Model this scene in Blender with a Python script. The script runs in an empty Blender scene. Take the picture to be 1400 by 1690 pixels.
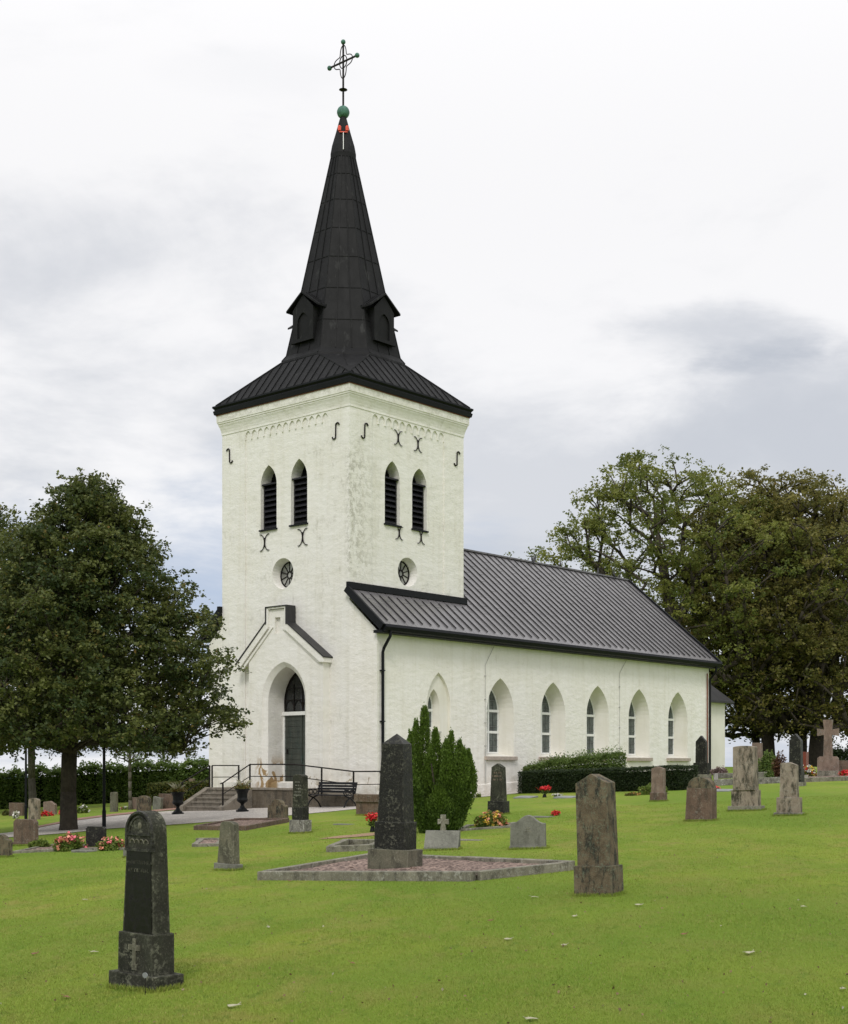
import bpy, bmesh, math, random
import numpy as np
from mathutils import Vector, Matrix
from mathutils.geometry import tessellate_polygon
R = math.radians
random.seed(7); rng = np.random.default_rng(7)
S = bpy.context.scene; COL = S.collection
# ------------------------------------------------------------------ camera, world, sun
F = 2295.0; CX = 700.0; HY = 1266.0; EYE = 1.6
cam = bpy.data.objects.new('camera', bpy.data.cameras.new('camera')); COL.objects.link(cam)
cam.location = (0, 0, EYE); cam.rotation_euler = (R(90), 0, 0)
cam.data.sensor_fit = 'VERTICAL'; cam.data.sensor_height = 36; cam.data.lens = 36*F/1690
cam.data.shift_y = (HY-845)/1690; cam.data.clip_end = 9000
S.camera = cam
W = bpy.data.worlds.new('World'); S.world = W; W.use_nodes = True
SUN_EL, SUN_AZ = 46, 188          # azimuth measured from +Y clockwise: behind the camera
def build_world():
    nt = W.node_tree; nt.nodes.clear(); n = nt.nodes.new; L = nt.links.new
    def math_(op, a, b=None, c=None, clamp=False):
        m = n('ShaderNodeMath'); m.operation = op; m.use_clamp = clamp
        for i, v in enumerate((a, b, c)):
            if v is None: continue
            if isinstance(v, (int, float)): m.inputs[i].default_value = v
            else: L(v, m.inputs[i])
        return m.outputs[0]
    def mix(f, a, b):
        m = n('ShaderNodeMix'); m.data_type = 'RGBA'
        for s, v in ((m.inputs[0], f), (m.inputs[6], a), (m.inputs[7], b)):
            if isinstance(v, (int, float)): s.default_value = v
            elif isinstance(v, tuple): s.default_value = (*v, 1)
            else: L(v, s)
        return m.outputs[2]
    def noise(vec, sc, det=6, rough=.55, dist=0.0):
        t = n('ShaderNodeTexNoise'); L(vec, t.inputs['Vector']); t.inputs['Scale'].default_value = sc
        t.inputs['Detail'].default_value = det; t.inputs['Roughness'].default_value = rough; t.inputs['Distortion'].default_value = dist
        return t.outputs[0]
    def mr(v, a, b, c=0., d=1.):
        m = n('ShaderNodeMapRange'); m.interpolation_type = 'SMOOTHSTEP'; L(v, m.inputs[0])
        for i, q in enumerate((a, b, c, d)): m.inputs[i+1].default_value = q
        return m.outputs[0]
    sky = n('ShaderNodeTexSky'); sky.sky_type = 'NISHITA'; sky.sun_disc = False
    sky.sun_elevation = R(SUN_EL); sky.sun_rotation = R(SUN_AZ)
    bg1 = n('ShaderNodeBackground'); L(sky.outputs[0], bg1.inputs[0]); bg1.inputs[1].default_value = .10
    tc = n('ShaderNodeTexCoord'); d = tc.outputs['Generated']
    sx = n('ShaderNodeSeparateXYZ'); L(d, sx.inputs[0]); x, y, z = sx.outputs
    zz = math_('MAXIMUM', z, 0.0)
    dv = math_('ADD', zz, .22)
    cb = n('ShaderNodeCombineXYZ'); L(math_('DIVIDE', x, dv), cb.inputs[0]); L(math_('DIVIDE', y, dv), cb.inputs[1]); L(math_('MULTIPLY', z, 1.4), cb.inputs[2])
    big = noise(cb.outputs[0], .85, 7, .58, .35)
    fine = noise(cb.outputs[0], 2.6, 8, .6, .25)
    cl = math_('ADD', math_('MULTIPLY', big, .68), math_('MULTIPLY', fine, .32))
    def blob(px, py, rx, ry, amt):            # a soft cloud feature standing at a given bearing and elevation of the sky
        ex = math_('DIVIDE', math_('SUBTRACT', math_('DIVIDE', x, math_('MAXIMUM', y, .05)), (px-CX)/F), rx/F)
        ez = math_('DIVIDE', math_('SUBTRACT', math_('DIVIDE', z, math_('MAXIMUM', y, .05)), (HY-py)/F), ry/F)
        wob = math_('MULTIPLY', math_('SUBTRACT', math_('ADD', math_('MULTIPLY', fine, .5), math_('MULTIPLY', big, .5)), .5), 7.)
        r = math_('ADD', math_('ADD', math_('MULTIPLY', ex, ex), math_('MULTIPLY', ez, ez)), wob)
        return mr(r, 1.5, .0, 0, amt)
    # thin places in the cover where blue shows (low left, low centre) and heavier grey bellies (right)
    blue = math_('ADD', mr(z, .20, .02, 0, .45), blob(330, 950, 420, 170, .75), clamp=True)
    grey = math_('ADD', math_('ADD', blob(1190, 550, 190, 60, .6), blob(1300, 680, 280, 110, .6)), math_('ADD', blob(440, 120, 240, 60, .12), blob(860, 950, 330, 60, .35)), clamp=True)
    dens = mr(cl, .42, .57)
    white = mix(dens, (.745, .76, .80), (1.04, 1.03, 1.035))
    c1 = mix(math_('MULTIPLY', blue, mr(cl, .62, .38, .25, 1.)), white, (.50, .60, .78))
    c2 = mix(grey, c1, (.58, .61, .67))
    zen = mr(z, .35, .95, 1., 1.55)
    vm = n('ShaderNodeVectorMath'); vm.operation = 'SCALE'; L(c2, vm.inputs[0]); L(zen, vm.inputs['Scale'])
    bg2 = n('ShaderNodeBackground'); L(vm.outputs[0], bg2.inputs[0]); bg2.inputs[1].default_value = .96
    ms = n('ShaderNodeMixShader'); ms.inputs[0].default_value = .93; L(bg1.outputs[0], ms.inputs[1]); L(bg2.outputs[0], ms.inputs[2])
    o = n('ShaderNodeOutputWorld'); L(ms.outputs[0], o.inputs[0])
build_world()
sl = bpy.data.lights.new('sun', 'SUN'); sl.energy = 1.5; sl.angle = R(14); sl.color = (1, .965, .91)
so = bpy.data.objects.new('sun', sl); COL.objects.link(so)
az = R(SUN_AZ); sd = Vector((math.sin(az)*math.cos(R(SUN_EL)), math.cos(az)*math.cos(R(SUN_EL)), math.sin(R(SUN_EL))))
so.rotation_euler = sd.to_track_quat('Z', 'Y').to_euler(); so.location = (0, -10, 40)
S.view_settings.view_transform = 'Standard'; S.view_settings.look = 'None'
S.view_settings.exposure = 0.0; S.view_settings.gamma = 1
S.render.engine = 'CYCLES'
S.cycles.max_bounces = 7; S.cycles.transparent_max_bounces = 6

# ------------------------------------------------------------------ materials
class NT:
    def __init__(s, name):
        s.m = bpy.data.materials.new(name); s.m.use_nodes = True; s.t = s.m.node_tree; s.t.nodes.clear()
        s.out = s.n('ShaderNodeOutputMaterial'); s.p = s.n('ShaderNodeBsdfPrincipled'); s.l(s.p.outputs[0], s.out.inputs[0])
    def n(s, k): return s.t.nodes.new(k)
    def l(s, a, b): s.t.links.new(a, b)
    def put(s, sock, v):
        if isinstance(v, (int, float)): sock.default_value = v
        elif isinstance(v, tuple): sock.default_value = (*v, 1) if len(v) == 3 and sock.type == 'RGBA' else v
        else: s.l(v, sock)
    def math(s, op, a, b=0., clamp=False):
        m = s.n('ShaderNodeMath'); m.operation = op; m.use_clamp = clamp; s.put(m.inputs[0], a); s.put(m.inputs[1], b); return m.outputs[0]
    def coords(s, scale=(1, 1, 1), world=True):
        if world:
            g = s.n('ShaderNodeNewGeometry'); v = g.outputs['Position']
        else:
            g = s.n('ShaderNodeTexCoord'); v = g.outputs['Object']
        mp = s.n('ShaderNodeMapping'); s.l(v, mp.inputs[0]); mp.inputs['Scale'].default_value = scale
        return mp.outputs[0]
    def noise(s, v, sc, det=5, rough=.6, dist=0):
        t = s.n('ShaderNodeTexNoise'); s.l(v, t.inputs['Vector']); t.inputs['Scale'].default_value = sc
        t.inputs['Detail'].default_value = det; t.inputs['Roughness'].default_value = rough; t.inputs['Distortion'].default_value = dist
        return t.outputs[0]
    def vor(s, v, sc, out=0):
        t = s.n('ShaderNodeTexVoronoi'); s.l(v, t.inputs['Vector']); t.inputs['Scale'].default_value = sc; return t.outputs[out]
    def mr(s, v, a, b, c=0., d=1.):
        m = s.n('ShaderNodeMapRange'); s.l(v, m.inputs[0])
        for i, q in enumerate((a, b, c, d)): m.inputs[i+1].default_value = q
        return m.outputs[0]
    def mix(s, f, a, b, mode='MIX'):
        m = s.n('ShaderNodeMix'); m.data_type = 'RGBA'; m.blend_type = mode
        s.put(m.inputs[0], f); s.put(m.inputs[6], a); s.put(m.inputs[7], b); return m.outputs[2]
    def bump(s, h, strength, dist):
        b = s.n('ShaderNodeBump'); b.inputs['Strength'].default_value = strength; b.inputs['Distance'].default_value = dist
        s.l(h, b.inputs['Height']); s.l(b.outputs[0], s.p.inputs['Normal'])
    def col(s, c): s.put(s.p.inputs['Base Color'], c)
    def rough(s, r): s.put(s.p.inputs['Roughness'], r)
    def spec(s, v): s.p.inputs['Specular IOR Level'].default_value = v
def sep(k, v):
    x = k.n('ShaderNodeSeparateXYZ'); k.l(v, x.inputs[0]); return x.outputs

def plaster(name, base, dirt, amt, bumpd, bs=1.6, tower=False):
    k = NT(name); v = k.coords(); vo = k.coords(world=False)
    o = sep(k, vo)
    a = k.noise(v, 2.2, 8, .68); b = k.noise(v, .45, 4, .55); c = k.noise(k.coords((1, 1, .35)), 7, 7, .7); f = k.noise(v, 14, 4, .7)
    m = k.math('MULTIPLY', k.mr(a, .50, .66), k.mr(c, .44, .60))
    m = k.math('MULTIPLY', m, k.mr(b, .40, .62))
    colr = k.mix(k.mr(k.noise(v, .9, 5, .6), .35, .7), base, tuple(q*s_ for q, s_ in zip(base, (.94, .935, .90))))
    if tower:   # flaked lime wash on the south-west corner and the band under the cornice
        side = k.math('MULTIPLY', k.mr(o[0], 1.9, .2), k.mr(o[1], .3, .02))
        side = k.math('MULTIPLY', side, k.math('MULTIPLY', k.mr(o[2], 8.0, 9.0), k.mr(o[2], 13.6, 12.6)))
        top = k.mr(o[2], 15.0, 15.2, 0, .6)
        m2 = k.math('MULTIPLY', k.mr(k.noise(v, 5, 8, .75), .48, .56), k.math('MAXIMUM', side, top))
        m = k.math('MAXIMUM', m, m2)
    colr = k.mix(k.math('MULTIPLY', m, amt, True), colr, dirt)
    streak = k.math('MULTIPLY', k.mr(k.noise(k.coords((3.5, 3.5, .18)), 1.2, 5, .6), .50, .75), .26)
    colr = k.mix(streak, colr, (.56, .52, .40))
    low = k.math('MULTIPLY', k.mr(o[2], 1.7, .75), k.mr(k.noise(v, 2.5, 6, .7), .38, .62)); colr = k.mix(k.math('MULTIPLY', low, .45), colr, (.47, .40, .30))
    # bare brown patches beside the door
    pm = k.math('MULTIPLY', k.math('MULTIPLY', k.mr(o[1], 3.6, 3.75), k.mr(o[1], 4.7, 4.4)), k.math('MULTIPLY', k.mr(o[2], 2.1, 1.6), k.mr(o[0], .9, .8)))
    pm = k.math('MULTIPLY', pm, k.mr(k.noise(k.coords((1, 1, .6)), 2.6, 4, .6, .6), .50, .53))
    colr = k.mix(pm, colr, (.36, .25, .13))
    pm2 = k.math('MULTIPLY', k.mr(o[2], 1.55, 1.2), k.mr(k.noise(v, 2.1, 5, .7, .4), .62, .65))
    colr = k.mix(pm2, colr, (.42, .36, .27))
    k.col(colr); k.rough(.92); k.spec(.15)
    h = k.math('ADD', k.math('MULTIPLY', k.noise(k.coords((1, 1, 1.9)), bs, 6, .6), 1.), k.math('MULTIPLY', f, .18))
    k.bump(h, 1., bumpd); return k.m
M = {}
M['tower_plaster'] = plaster('tower_plaster', (.82, .80, .765), (.48, .465, .41), .85, .035, 1.8, True)
M['nave_plaster'] = plaster('nave_plaster', (.85, .825, .79), (.58, .55, .46), .35, .035, 2.6)
M['smooth_plaster'] = plaster('smooth_plaster', (.80, .775, .72), (.6, .58, .5), .3, .015)
def simple(name, c, rough=.6, metal=0., var=.2, sc=4., bump=0., spec=.5):
    k = NT(name); v = k.coords()
    k.col(k.mix(k.mr(k.noise(v, sc, 6, .6), .3, .7), tuple(q*(1-var) for q in c), tuple(min(1, q*(1+var)) for q in c)))
    k.rough(rough); k.p.inputs['Metallic'].default_value = metal; k.spec(spec)
    if bump: k.bump(k.noise(v, sc*6, 5, .6), .8, bump)
    return k.m
def roof(name, c, rough, spots, spec=.5):
    k = NT(name); k.spec(spec); v = k.coords(); a = k.noise(v, 1.3, 5, .6); b = k.noise(k.coords((1, 1, .3)), 3.2, 7, .7)
    col = k.mix(k.mr(a, .3, .7), tuple(q*.75 for q in c), tuple(q*1.3 for q in c))
    col = k.mix(k.math('MULTIPLY', k.mr(b, .58, .72), spots), col, (.16, .16, .16))
    if name == 'roof_metal':      # shade lines painted dark along the standing seams, one every 0.475 m along the nave
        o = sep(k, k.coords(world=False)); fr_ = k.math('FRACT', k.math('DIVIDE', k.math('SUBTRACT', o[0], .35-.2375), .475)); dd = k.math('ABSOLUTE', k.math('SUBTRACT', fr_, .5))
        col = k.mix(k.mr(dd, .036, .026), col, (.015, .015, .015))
    k.col(col); k.rough(k.mr(b, .3, .7, rough-.06, rough+.08)); k.bump(k.noise(v, 1.1, 3, .5), .5, .02); return k.m
M['spire_metal'] = roof('spire_metal', (.0105, .0105, .011), .6, .22, .16)
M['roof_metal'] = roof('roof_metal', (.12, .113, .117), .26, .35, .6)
M['dark_roof'] = roof('dark_roof', (.03, .029, .03), .45, .1, .3)
M['black_trim'] = simple('black_trim', (.008, .009, .011), .5, spec=.15)
M['iron'] = simple('iron', (.014, .011, .010), .6, 0, .4, 9, spec=.2)
M['copper'] = simple('copper', (.06, .16, .12), .7, 0, .45, 6)
M['red_lamp'] = simple('red_lamp', (.75, .09, .05), .4)
M['white_paint'] = simple('white_paint', (.80, .80, .78), .5, 0, .05)
M['grey_frame'] = simple('grey_frame', (.42, .41, .39), .8, 0, .15)
M['lead'] = simple('lead', (.13, .14, .135), .7)
M['sill_stone'] = simple('sill_stone', (.40, .34, .29), .9, 0, .2, 8, .01)
M['void'] = simple('void', (.006, .006, .006), .9, 0, 0, 1, 0, .1)
M['brick_line'] = simple('brick_line', (.20, .08, .05), .8)
M['wood_black'] = simple('wood_black', (.014, .014, .017), .5, 0, .3, 12, spec=.25)
M['rust_pipe'] = simple('rust_pipe', (.22, .07, .04), .6, 0, .3, 8)
M['white_flower'] = simple('white_flower', (.75, .73, .68), .7)
M['urn_iron'] = simple('urn_iron', (.008, .009, .009), .45, spec=.2)
def glass(name, c):
    k = NT(name); v = k.coords(); k.col(k.mix(k.mr(k.noise(v, 3.2, 3, .5), .35, .65), tuple(q*.6 for q in c), tuple(q*1.5 for q in c)))
    k.rough(.12); k.bump(k.noise(v, 5, 2, .5), .3, .01); return k.m
M['pane'] = glass('pane', (.075, .09, .085)); M['dark_pane'] = glass('dark_pane', (.02, .022, .022)); M['round_pane'] = glass('round_pane', (.27, .27, .25))
def door_mat():
    k = NT('door_green'); v = k.coords(world=False); o = sep(k, v)
    c = k.mix(k.mr(k.noise(k.coords((6, 6, .6)), 2, 6, .6), .35, .65), (.025, .032, .028), (.055, .062, .05))
    c = k.mix(k.math('MULTIPLY', k.mr(k.noise(k.coords((2, 2, .8)), 2.4, 5, .6), .56, .7), .5), c, (.045, .10, .085))
    k.col(c); k.rough(.5); return k.m
M['door'] = door_mat()
def stone(name, c1, c2, lich, amt, rough=.85, blot=.5, sc=1., dark=(.03, .028, .022)):
    k = NT(name); v = k.coords()
    a = k.noise(v, 3.5*sc, 7, .65); b = k.noise(v, 22*sc, 5, .7); c = k.noise(k.coords((1, 1, .4)), 7*sc, 7, .7)
    col = k.mix(k.mr(a, .32, .68), c1, c2)
    col = k.mix(k.math('MULTIPLY', k.mr(c, .48, .60), blot), col, dark)
    col = k.mix(k.math('MULTIPLY', k.mr(k.noise(v, 55*sc, 3, .6), .54, .66), (.28 if max(c1) < .05 else .5)*amt), col, lich)
    l = k.math('MULTIPLY', k.mr(b, .52, .60), k.mr(k.noise(v, 4.3*sc, 4, .6), .46, .58))
    l = k.math('MAXIMUM', l, k.mr(k.vor(v, 9*sc), .09, .07, 0, .6))
    col = k.mix(k.math('MULTIPLY', l, amt), col, lich)
    col = k.mix(k.mr(b, .3, .7, .0, .25), col, dark)
    bv = k.n('ShaderNodeBevel'); bv.samples = 4; bv.inputs['Radius'].default_value = .035; ge = k.n('ShaderNodeNewGeometry'); dt = k.n('ShaderNodeVectorMath'); dt.operation = 'DOT_PRODUCT'
    k.l(bv.outputs[0], dt.inputs[0]); k.l(ge.outputs['Normal'], dt.inputs[1])
    edge = k.math('MULTIPLY', k.mr(dt.outputs['Value'], .995, .80), k.mr(k.noise(v, 11*sc, 5, .7), .42, .62))
    col = k.mix(k.math('MULTIPLY', edge, .55 if name not in ('bark', 'grey_bark', 'polished_granite') else 0.), col, lich)
    k.col(col); k.rough(k.mr(l, 0, 1, rough, .95)); k.spec(.22 if max(c1) < .05 else .3)
    k.bump(k.math('ADD', b, k.math('MULTIPLY', a, .6)), .9, .001 if name == 'polished_granite' else .012); return k.m
M['black_granite'] = stone('black_granite', (.006, .006, .006), (.014, .014, .0125), (.15, .15, .115), .8, .45, .2)
M['polished_granite'] = stone('polished_granite', (.004, .004, .004), (.007, .007, .0065), (.07, .07, .06), .06, .3, .0)
M['lichen_granite'] = stone('lichen_granite', (.014, .015, .010), (.050, .052, .036), (.19, .19, .14), .8, .8, .7)
M['mossy_granite'] = stone('mossy_granite', (.11, .11, .075), (.17, .155, .11), (.30, .29, .22), .6, .9, .6)
M['brown_stone'] = stone('brown_stone', (.075, .05, .03), (.20, .155, .10), (.20, .23, .16), .75, .9, 1., 1.5)
M['pink_stone'] = stone('pink_stone', (.19, .13, .10), (.27, .195, .155), (.45, .43, .38), .35, .9, .35)
M['red_stone'] = stone('red_stone', (.11, .070, .05), (.18, .118, .085), (.40, .38, .32), .4, .9, .5)
M['grey_stone'] = stone('grey_stone', (.15, .15, .125), (.25, .245, .21), (.36, .36, .30), .35, .9, .35)
M['tan_stone'] = stone('tan_stone', (.20, .155, .115), (.37, .31, .245), (.42, .40, .34), .4, .9, 1., 1., (.05, .045, .03))
M['white_lichen_stone'] = stone('white_lichen_stone', (.15, .14, .12), (.27, .25, .22), (.55, .54, .50), .95, .9, .6)
M['kerb_stone'] = stone('kerb_stone', (.17, .16, .12), (.27, .25, .19), (.42, .41, .35), .8, .9, .6, .8)
M['step_stone'] = stone('step_stone', (.21, .18, .14), (.30, .26, .21), (.4, .38, .33), .4, .9, .4, .6)
M['wall_stone'] = stone('wall_stone', (.10, .08, .058), (.18, .15, .11), (.3, .28, .24), .4, .9, .6, .5)
M['red_granite'] = stone('red_granite', (.17, .035, .022), (.25, .06, .04), (.3, .2, .17), .1, .4, .2)
def gravel(name, c1, c2, sc=40.):
    k = NT(name); v = k.coords(); t = k.vor(v, sc, 1)
    bw = k.n('ShaderNodeRGBToBW'); k.l(t, bw.inputs[0])
    c = k.mix(k.mr(bw.outputs[0], .2, .8), c1, c2); c = k.mix(k.mr(k.noise(v, .8, 5, .6), .35, .7, 0, .35), c, tuple(q*.6 for q in c1))
    k.col(c); k.rough(.95); k.bump(k.vor(v, sc), 1., .03); return k.m
M['path_gravel'] = gravel('path_gravel', (.42, .38, .34), (.66, .61, .55), 22)
M['plot_gravel'] = gravel('plot_gravel', (.07, .042, .032), (.40, .29, .235), 24)
M['sand'] = gravel('sand', (.33, .21, .12), (.42, .28, .17), 30)
M['brick_paving'] = gravel('brick_paving', (.28, .15, .11), (.36, .22, .17), 14)
def grass_cols(k, v, t=None):
    a = k.noise(k.coords((1, .55, 1)), .55, 5, .6, .3); b = k.noise(k.coords((1, .6, 1)), 1.5, 7, .7, .3); c = k.noise(k.coords((1, .5, 1)), .16, 3, .5)
    col = k.mix(k.mr(a, .35, .65), (.168, .258, .032), (.272, .335, .050))
    col = k.mix(k.mr(b, .47, .64, 0, .7), col, (.32, .285, .085))
    d_ = k.noise(k.coords((1, .4, 1)), 5.5, 5, .7, .4); col = k.mix(k.mr(d_, .56, .66, 0, .6), col, (.095, .18, .024))
    e_ = k.noise(k.coords((1, .5, 1)), 1.3, 7, .75, .5); col = k.mix(k.mr(e_, .60, .70, 0, .7), col, (.30, .235, .09))
    col = k.mix(k.mr(c, .40, .60, 0, .75), col, (.145, .240, .030))
    return col
k = NT('lawn'); v = k.coords(); c = grass_cols(k, v)
f = k.noise(v, 60, 4, .7); c = k.mix(k.mr(f, .3, .7, 0, .35), c, (.11, .155, .018))
k.col(c); k.rough(.95); k.spec(.1); k.bump(k.noise(v, 35, 5, .8), .8, .03); M['lawn'] = k.m
def leafmat(name, c1, c2, c3, trans=.35):
    k = NT(name); at = k.n('ShaderNodeAttribute'); at.attribute_name = 'tint'; t = at.outputs['Fac']
    c = k.mix(k.mr(t, 0, .8), c1, c2); c = k.mix(k.mr(t, .86, 1.), c, c3)
    k.col(c); k.rough(.55); k.spec(.3)
    tr = k.n('ShaderNodeBsdfTranslucent'); k.put(tr.inputs[0], k.mix(.5, c, c2)); ms = k.n('ShaderNodeMixShader'); ms.inputs[0].default_value = trans
    k.l(k.p.outputs[0], ms.inputs[1]); k.l(tr.outputs[0], ms.inputs[2]); k.l(ms.outputs[0], k.out.inputs[0]); return k.m
M['grass_blade'] = leafmat('grass_blade', (.085, .165, .018), (.17, .225, .030), (.27, .23, .08), .3)
M['lime_leaf'] = leafmat('lime_leaf', (.034, .060, .019), (.150, .168, .046), (.25, .16, .045), .3)
M['beech_leaf'] = leafmat('beech_leaf', (.085, .122, .027), (.26, .275, .065), (.28, .25, .07), .42)
M['brown_leaf'] = leafmat('brown_leaf', (.088, .100, .027), (.255, .228, .065), (.28, .19, .06), .42)
M['hedge_leaf'] = leafmat('hedge_leaf', (.065, .115, .024), (.17, .24, .055), (.27, .30, .10), .35)
M['dark_hedge_leaf'] = leafmat('dark_hedge_leaf', (.014, .028, .009), (.035, .055, .016), (.08, .06, .02), .1)
M['autumn_hedge_leaf'] = leafmat('autumn_hedge_leaf', (.05, .08, .02), (.14, .14, .03), (.28, .11, .03), .2)
M['yew_leaf'] = leafmat('yew_leaf', (.018, .045, .009), (.135, .215, .03), (.25, .32, .06), .25)
M['shrub_leaf'] = leafmat('shrub_leaf', (.07, .13, .02), (.20, .26, .05), (.35, .33, .10), .25)
M['barberry_leaf'] = leafmat('barberry_leaf', (.07, .035, .02), (.16, .08, .045), (.22, .12, .06), .2)
M['heather'] = leafmat('heather', (.20, .14, .13), (.34, .24, .24), (.4, .3, .3), .2)
M['litter'] = leafmat('litter', (.10, .065, .03), (.22, .15, .07), (.5, .48, .36), .1)
M['bark'] = stone('bark', (.045, .036, .028), (.085, .07, .052), (.13, .13, .10), .3, .95, .6, 2)
M['grey_bark'] = stone('grey_bark', (.10, .09, .07), (.16, .145, .115), (.2, .2, .16), .3, .95, .5, 2)
def petal(name, c): M[name] = simple(name, c, .6, 0, .25, 30)
petal('red_petal', (.62, .02, .025)); petal('pink_petal', (.75, .16, .20)); petal('salmon_petal', (.72, .30, .20)); petal('orange_petal', (.55, .30, .10)); petal('yellow_petal', (.75, .55, .08))
M['pale_leaf'] = simple('pale_leaf', (.36, .345, .23), .8, 0, .2, 40); M['dry_leaf'] = simple('dry_leaf', (.20, .10, .05), .8, 0, .3, 40)
M['hill'] = simple('hill', (.075, .12, .14), 1, 0, .2, .002)  # distance haze painted into the hill's bluish colour
M['feather'] = simple('feather', (.012, .012, .014), .5); M['plaque'] = simple('plaque', (.22, .23, .23), .6, 0, .15)

# ------------------------------------------------------------------ mesh helpers
class MB:
    def __init__(s): s.v = []; s.f = []
    def add(s, vs, fs):
        o = len(s.v); s.v += [tuple(q) for q in vs]; s.f += [tuple(i+o for i in f) for f in fs]; return s
    def box(s, x0, x1, y0, y1, z0, z1, M_=None):
        vs = [Vector((x, y, z)) for z in (z0, z1) for x, y in ((x0, y0), (x1, y0), (x1, y1), (x0, y1))]
        if M_ is not None: vs = [M_ @ q for q in vs]
        return s.add(vs, [(3, 2, 1, 0), (4, 5, 6, 7), (0, 1, 5, 4), (1, 2, 6, 5), (2, 3, 7, 6), (3, 0, 4, 7)])
    def bar(s, a, b, w, h=None, up=(0, 0, 1)):
        a, b = Vector(a), Vector(b); h = h or w; d = (b-a).normalized(); u = Vector(up)
        if abs(d.dot(u)) > .98: u = Vector((1, 0, 0))
        r = d.cross(u).normalized()*w/2; t = r.cross(d).normalized()*h/2
        vs = [p+i*r+j*t for p in (a, b) for i, j in ((-1, -1), (1, -1), (1, 1), (-1, 1))]
        return s.add(vs, [(3, 2, 1, 0), (4, 5, 6, 7), (0, 1, 5, 4), (1, 2, 6, 5), (2, 3, 7, 6), (3, 0, 4, 7)])
    def loft(s, rings, cap=True, closed=False):
        n = len(rings[0]); vs = [q for r in rings for q in r]; fs = []
        m = len(rings)
        for i in range(m if closed else m-1):
            for j in range(n):
                a = i*n+j; b = i*n+(j+1) % n; c = ((i+1) % m)*n+(j+1) % n; d = ((i+1) % m)*n+j
                fs.append((a, b, c, d))
        if cap and not closed: fs += [tuple(range(n-1, -1, -1)), tuple((m-1)*n+j for j in range(n))]
        return s.add(vs, fs)
    def tube(s, pts, r, n=6, closed=False):
        pts = [Vector(p) for p in pts]; rr = r if isinstance(r, (list, tuple)) else [r]*len(pts); rings = []
        up = Vector((0, 0, 1)); m = len(pts)
        for i, p in enumerate(pts):
            d = (pts[(i+1) % m if closed else min(i+1, m-1)]-pts[(i-1) % m if closed else max(i-1, 0)]).normalized()
            u = up if abs(d.dot(up)) < .95 else Vector((1, 0, 0))
            if i and abs(d.dot(last)) < .999: u = last
            a = d.cross(u).normalized(); b = a.cross(d); last = b
            rings.append([p+(a*math.cos(t)+b*math.sin(t))*rr[i] for t in (2*math.pi*q/n for q in range(n))])
        return s.loft(rings, True, closed)
    def lathe(s, prof, c=(0, 0, 0), n=16):
        c = Vector(c); return s.loft([[c+Vector((r*math.cos(2*math.pi*j/n), r*math.sin(2*math.pi*j/n), z)) for j in range(n)] for r, z in prof])
    def ball(s, c, r, n=10, sc=(1, 1, 1)):
        return s.add([Vector(c)+Vector((r*sc[0]*math.sin(a)*math.cos(b), r*sc[1]*math.sin(a)*math.sin(b), r*sc[2]*math.cos(a))) for a in [math.pi*(i+.02)/(n+.04) for i in range(n+1)] for b in [2*math.pi*j/n for j in range(n)]],
                     [(i*n+j, (i+1)*n+j, (i+1)*n+(j+1) % n, i*n+(j+1) % n) for i in range(n) for j in range(n)])
    def prism(s, poly, fn0, fn1):      # poly 2D, fn maps (u,v)->3D for both faces
        n = len(poly); a = [fn0(*p) for p in poly]; b = [fn1(*p) for p in poly]
        return s.add(a+b, [tuple(range(n-1, -1, -1)), tuple(range(n, 2*n))]+[(i, (i+1) % n, n+(i+1) % n, n+i) for i in range(n)])
    def build(s, name, mat, parent=None, bevel=0, smooth=False, label=None):
        me = bpy.data.meshes.new(name); me.from_pydata([tuple(q) for q in s.v], [], s.f)
        b = bmesh.new(); b.from_mesh(me); bmesh.ops.recalc_face_normals(b, faces=b.faces)
        if bevel:
            es = [e for e in b.edges if len(e.link_faces) == 2 and e.calc_face_angle(0) > .5]
            bmesh.ops.bevel(b, geom=es, offset=bevel, segments=2, profile=.6, affect='EDGES', clamp_overlap=True)
        b.to_mesh(me); b.free()
        if smooth: me.polygons.foreach_set('use_smooth', [True]*len(me.polygons))
        me.materials.append(M[mat]); o = bpy.data.objects.new(name, me); COL.objects.link(o)
        if parent is not None: o.parent = parent
        if label: o['label'] = label
        return o
def tag(o, label, cat, group=None, kind=None):
    o['label'] = label; o['category'] = cat
    if group: o['group'] = group
    if kind: o['kind'] = kind
    return o
def empty(name, loc, rz=0, label=None, cat=None, group=None):
    o = bpy.data.objects.new(name, None); COL.objects.link(o); o.location = loc; o.rotation_euler = (0, 0, rz); o.empty_display_size = .3
    if label: tag(o, label, cat, group)
    return o
def copy_tree(o, parent=None):
    c = o.copy(); COL.objects.link(c)
    if parent is not None: c.parent = parent
    for ch in list(o.children): copy_tree(ch, c)
    return c
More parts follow.
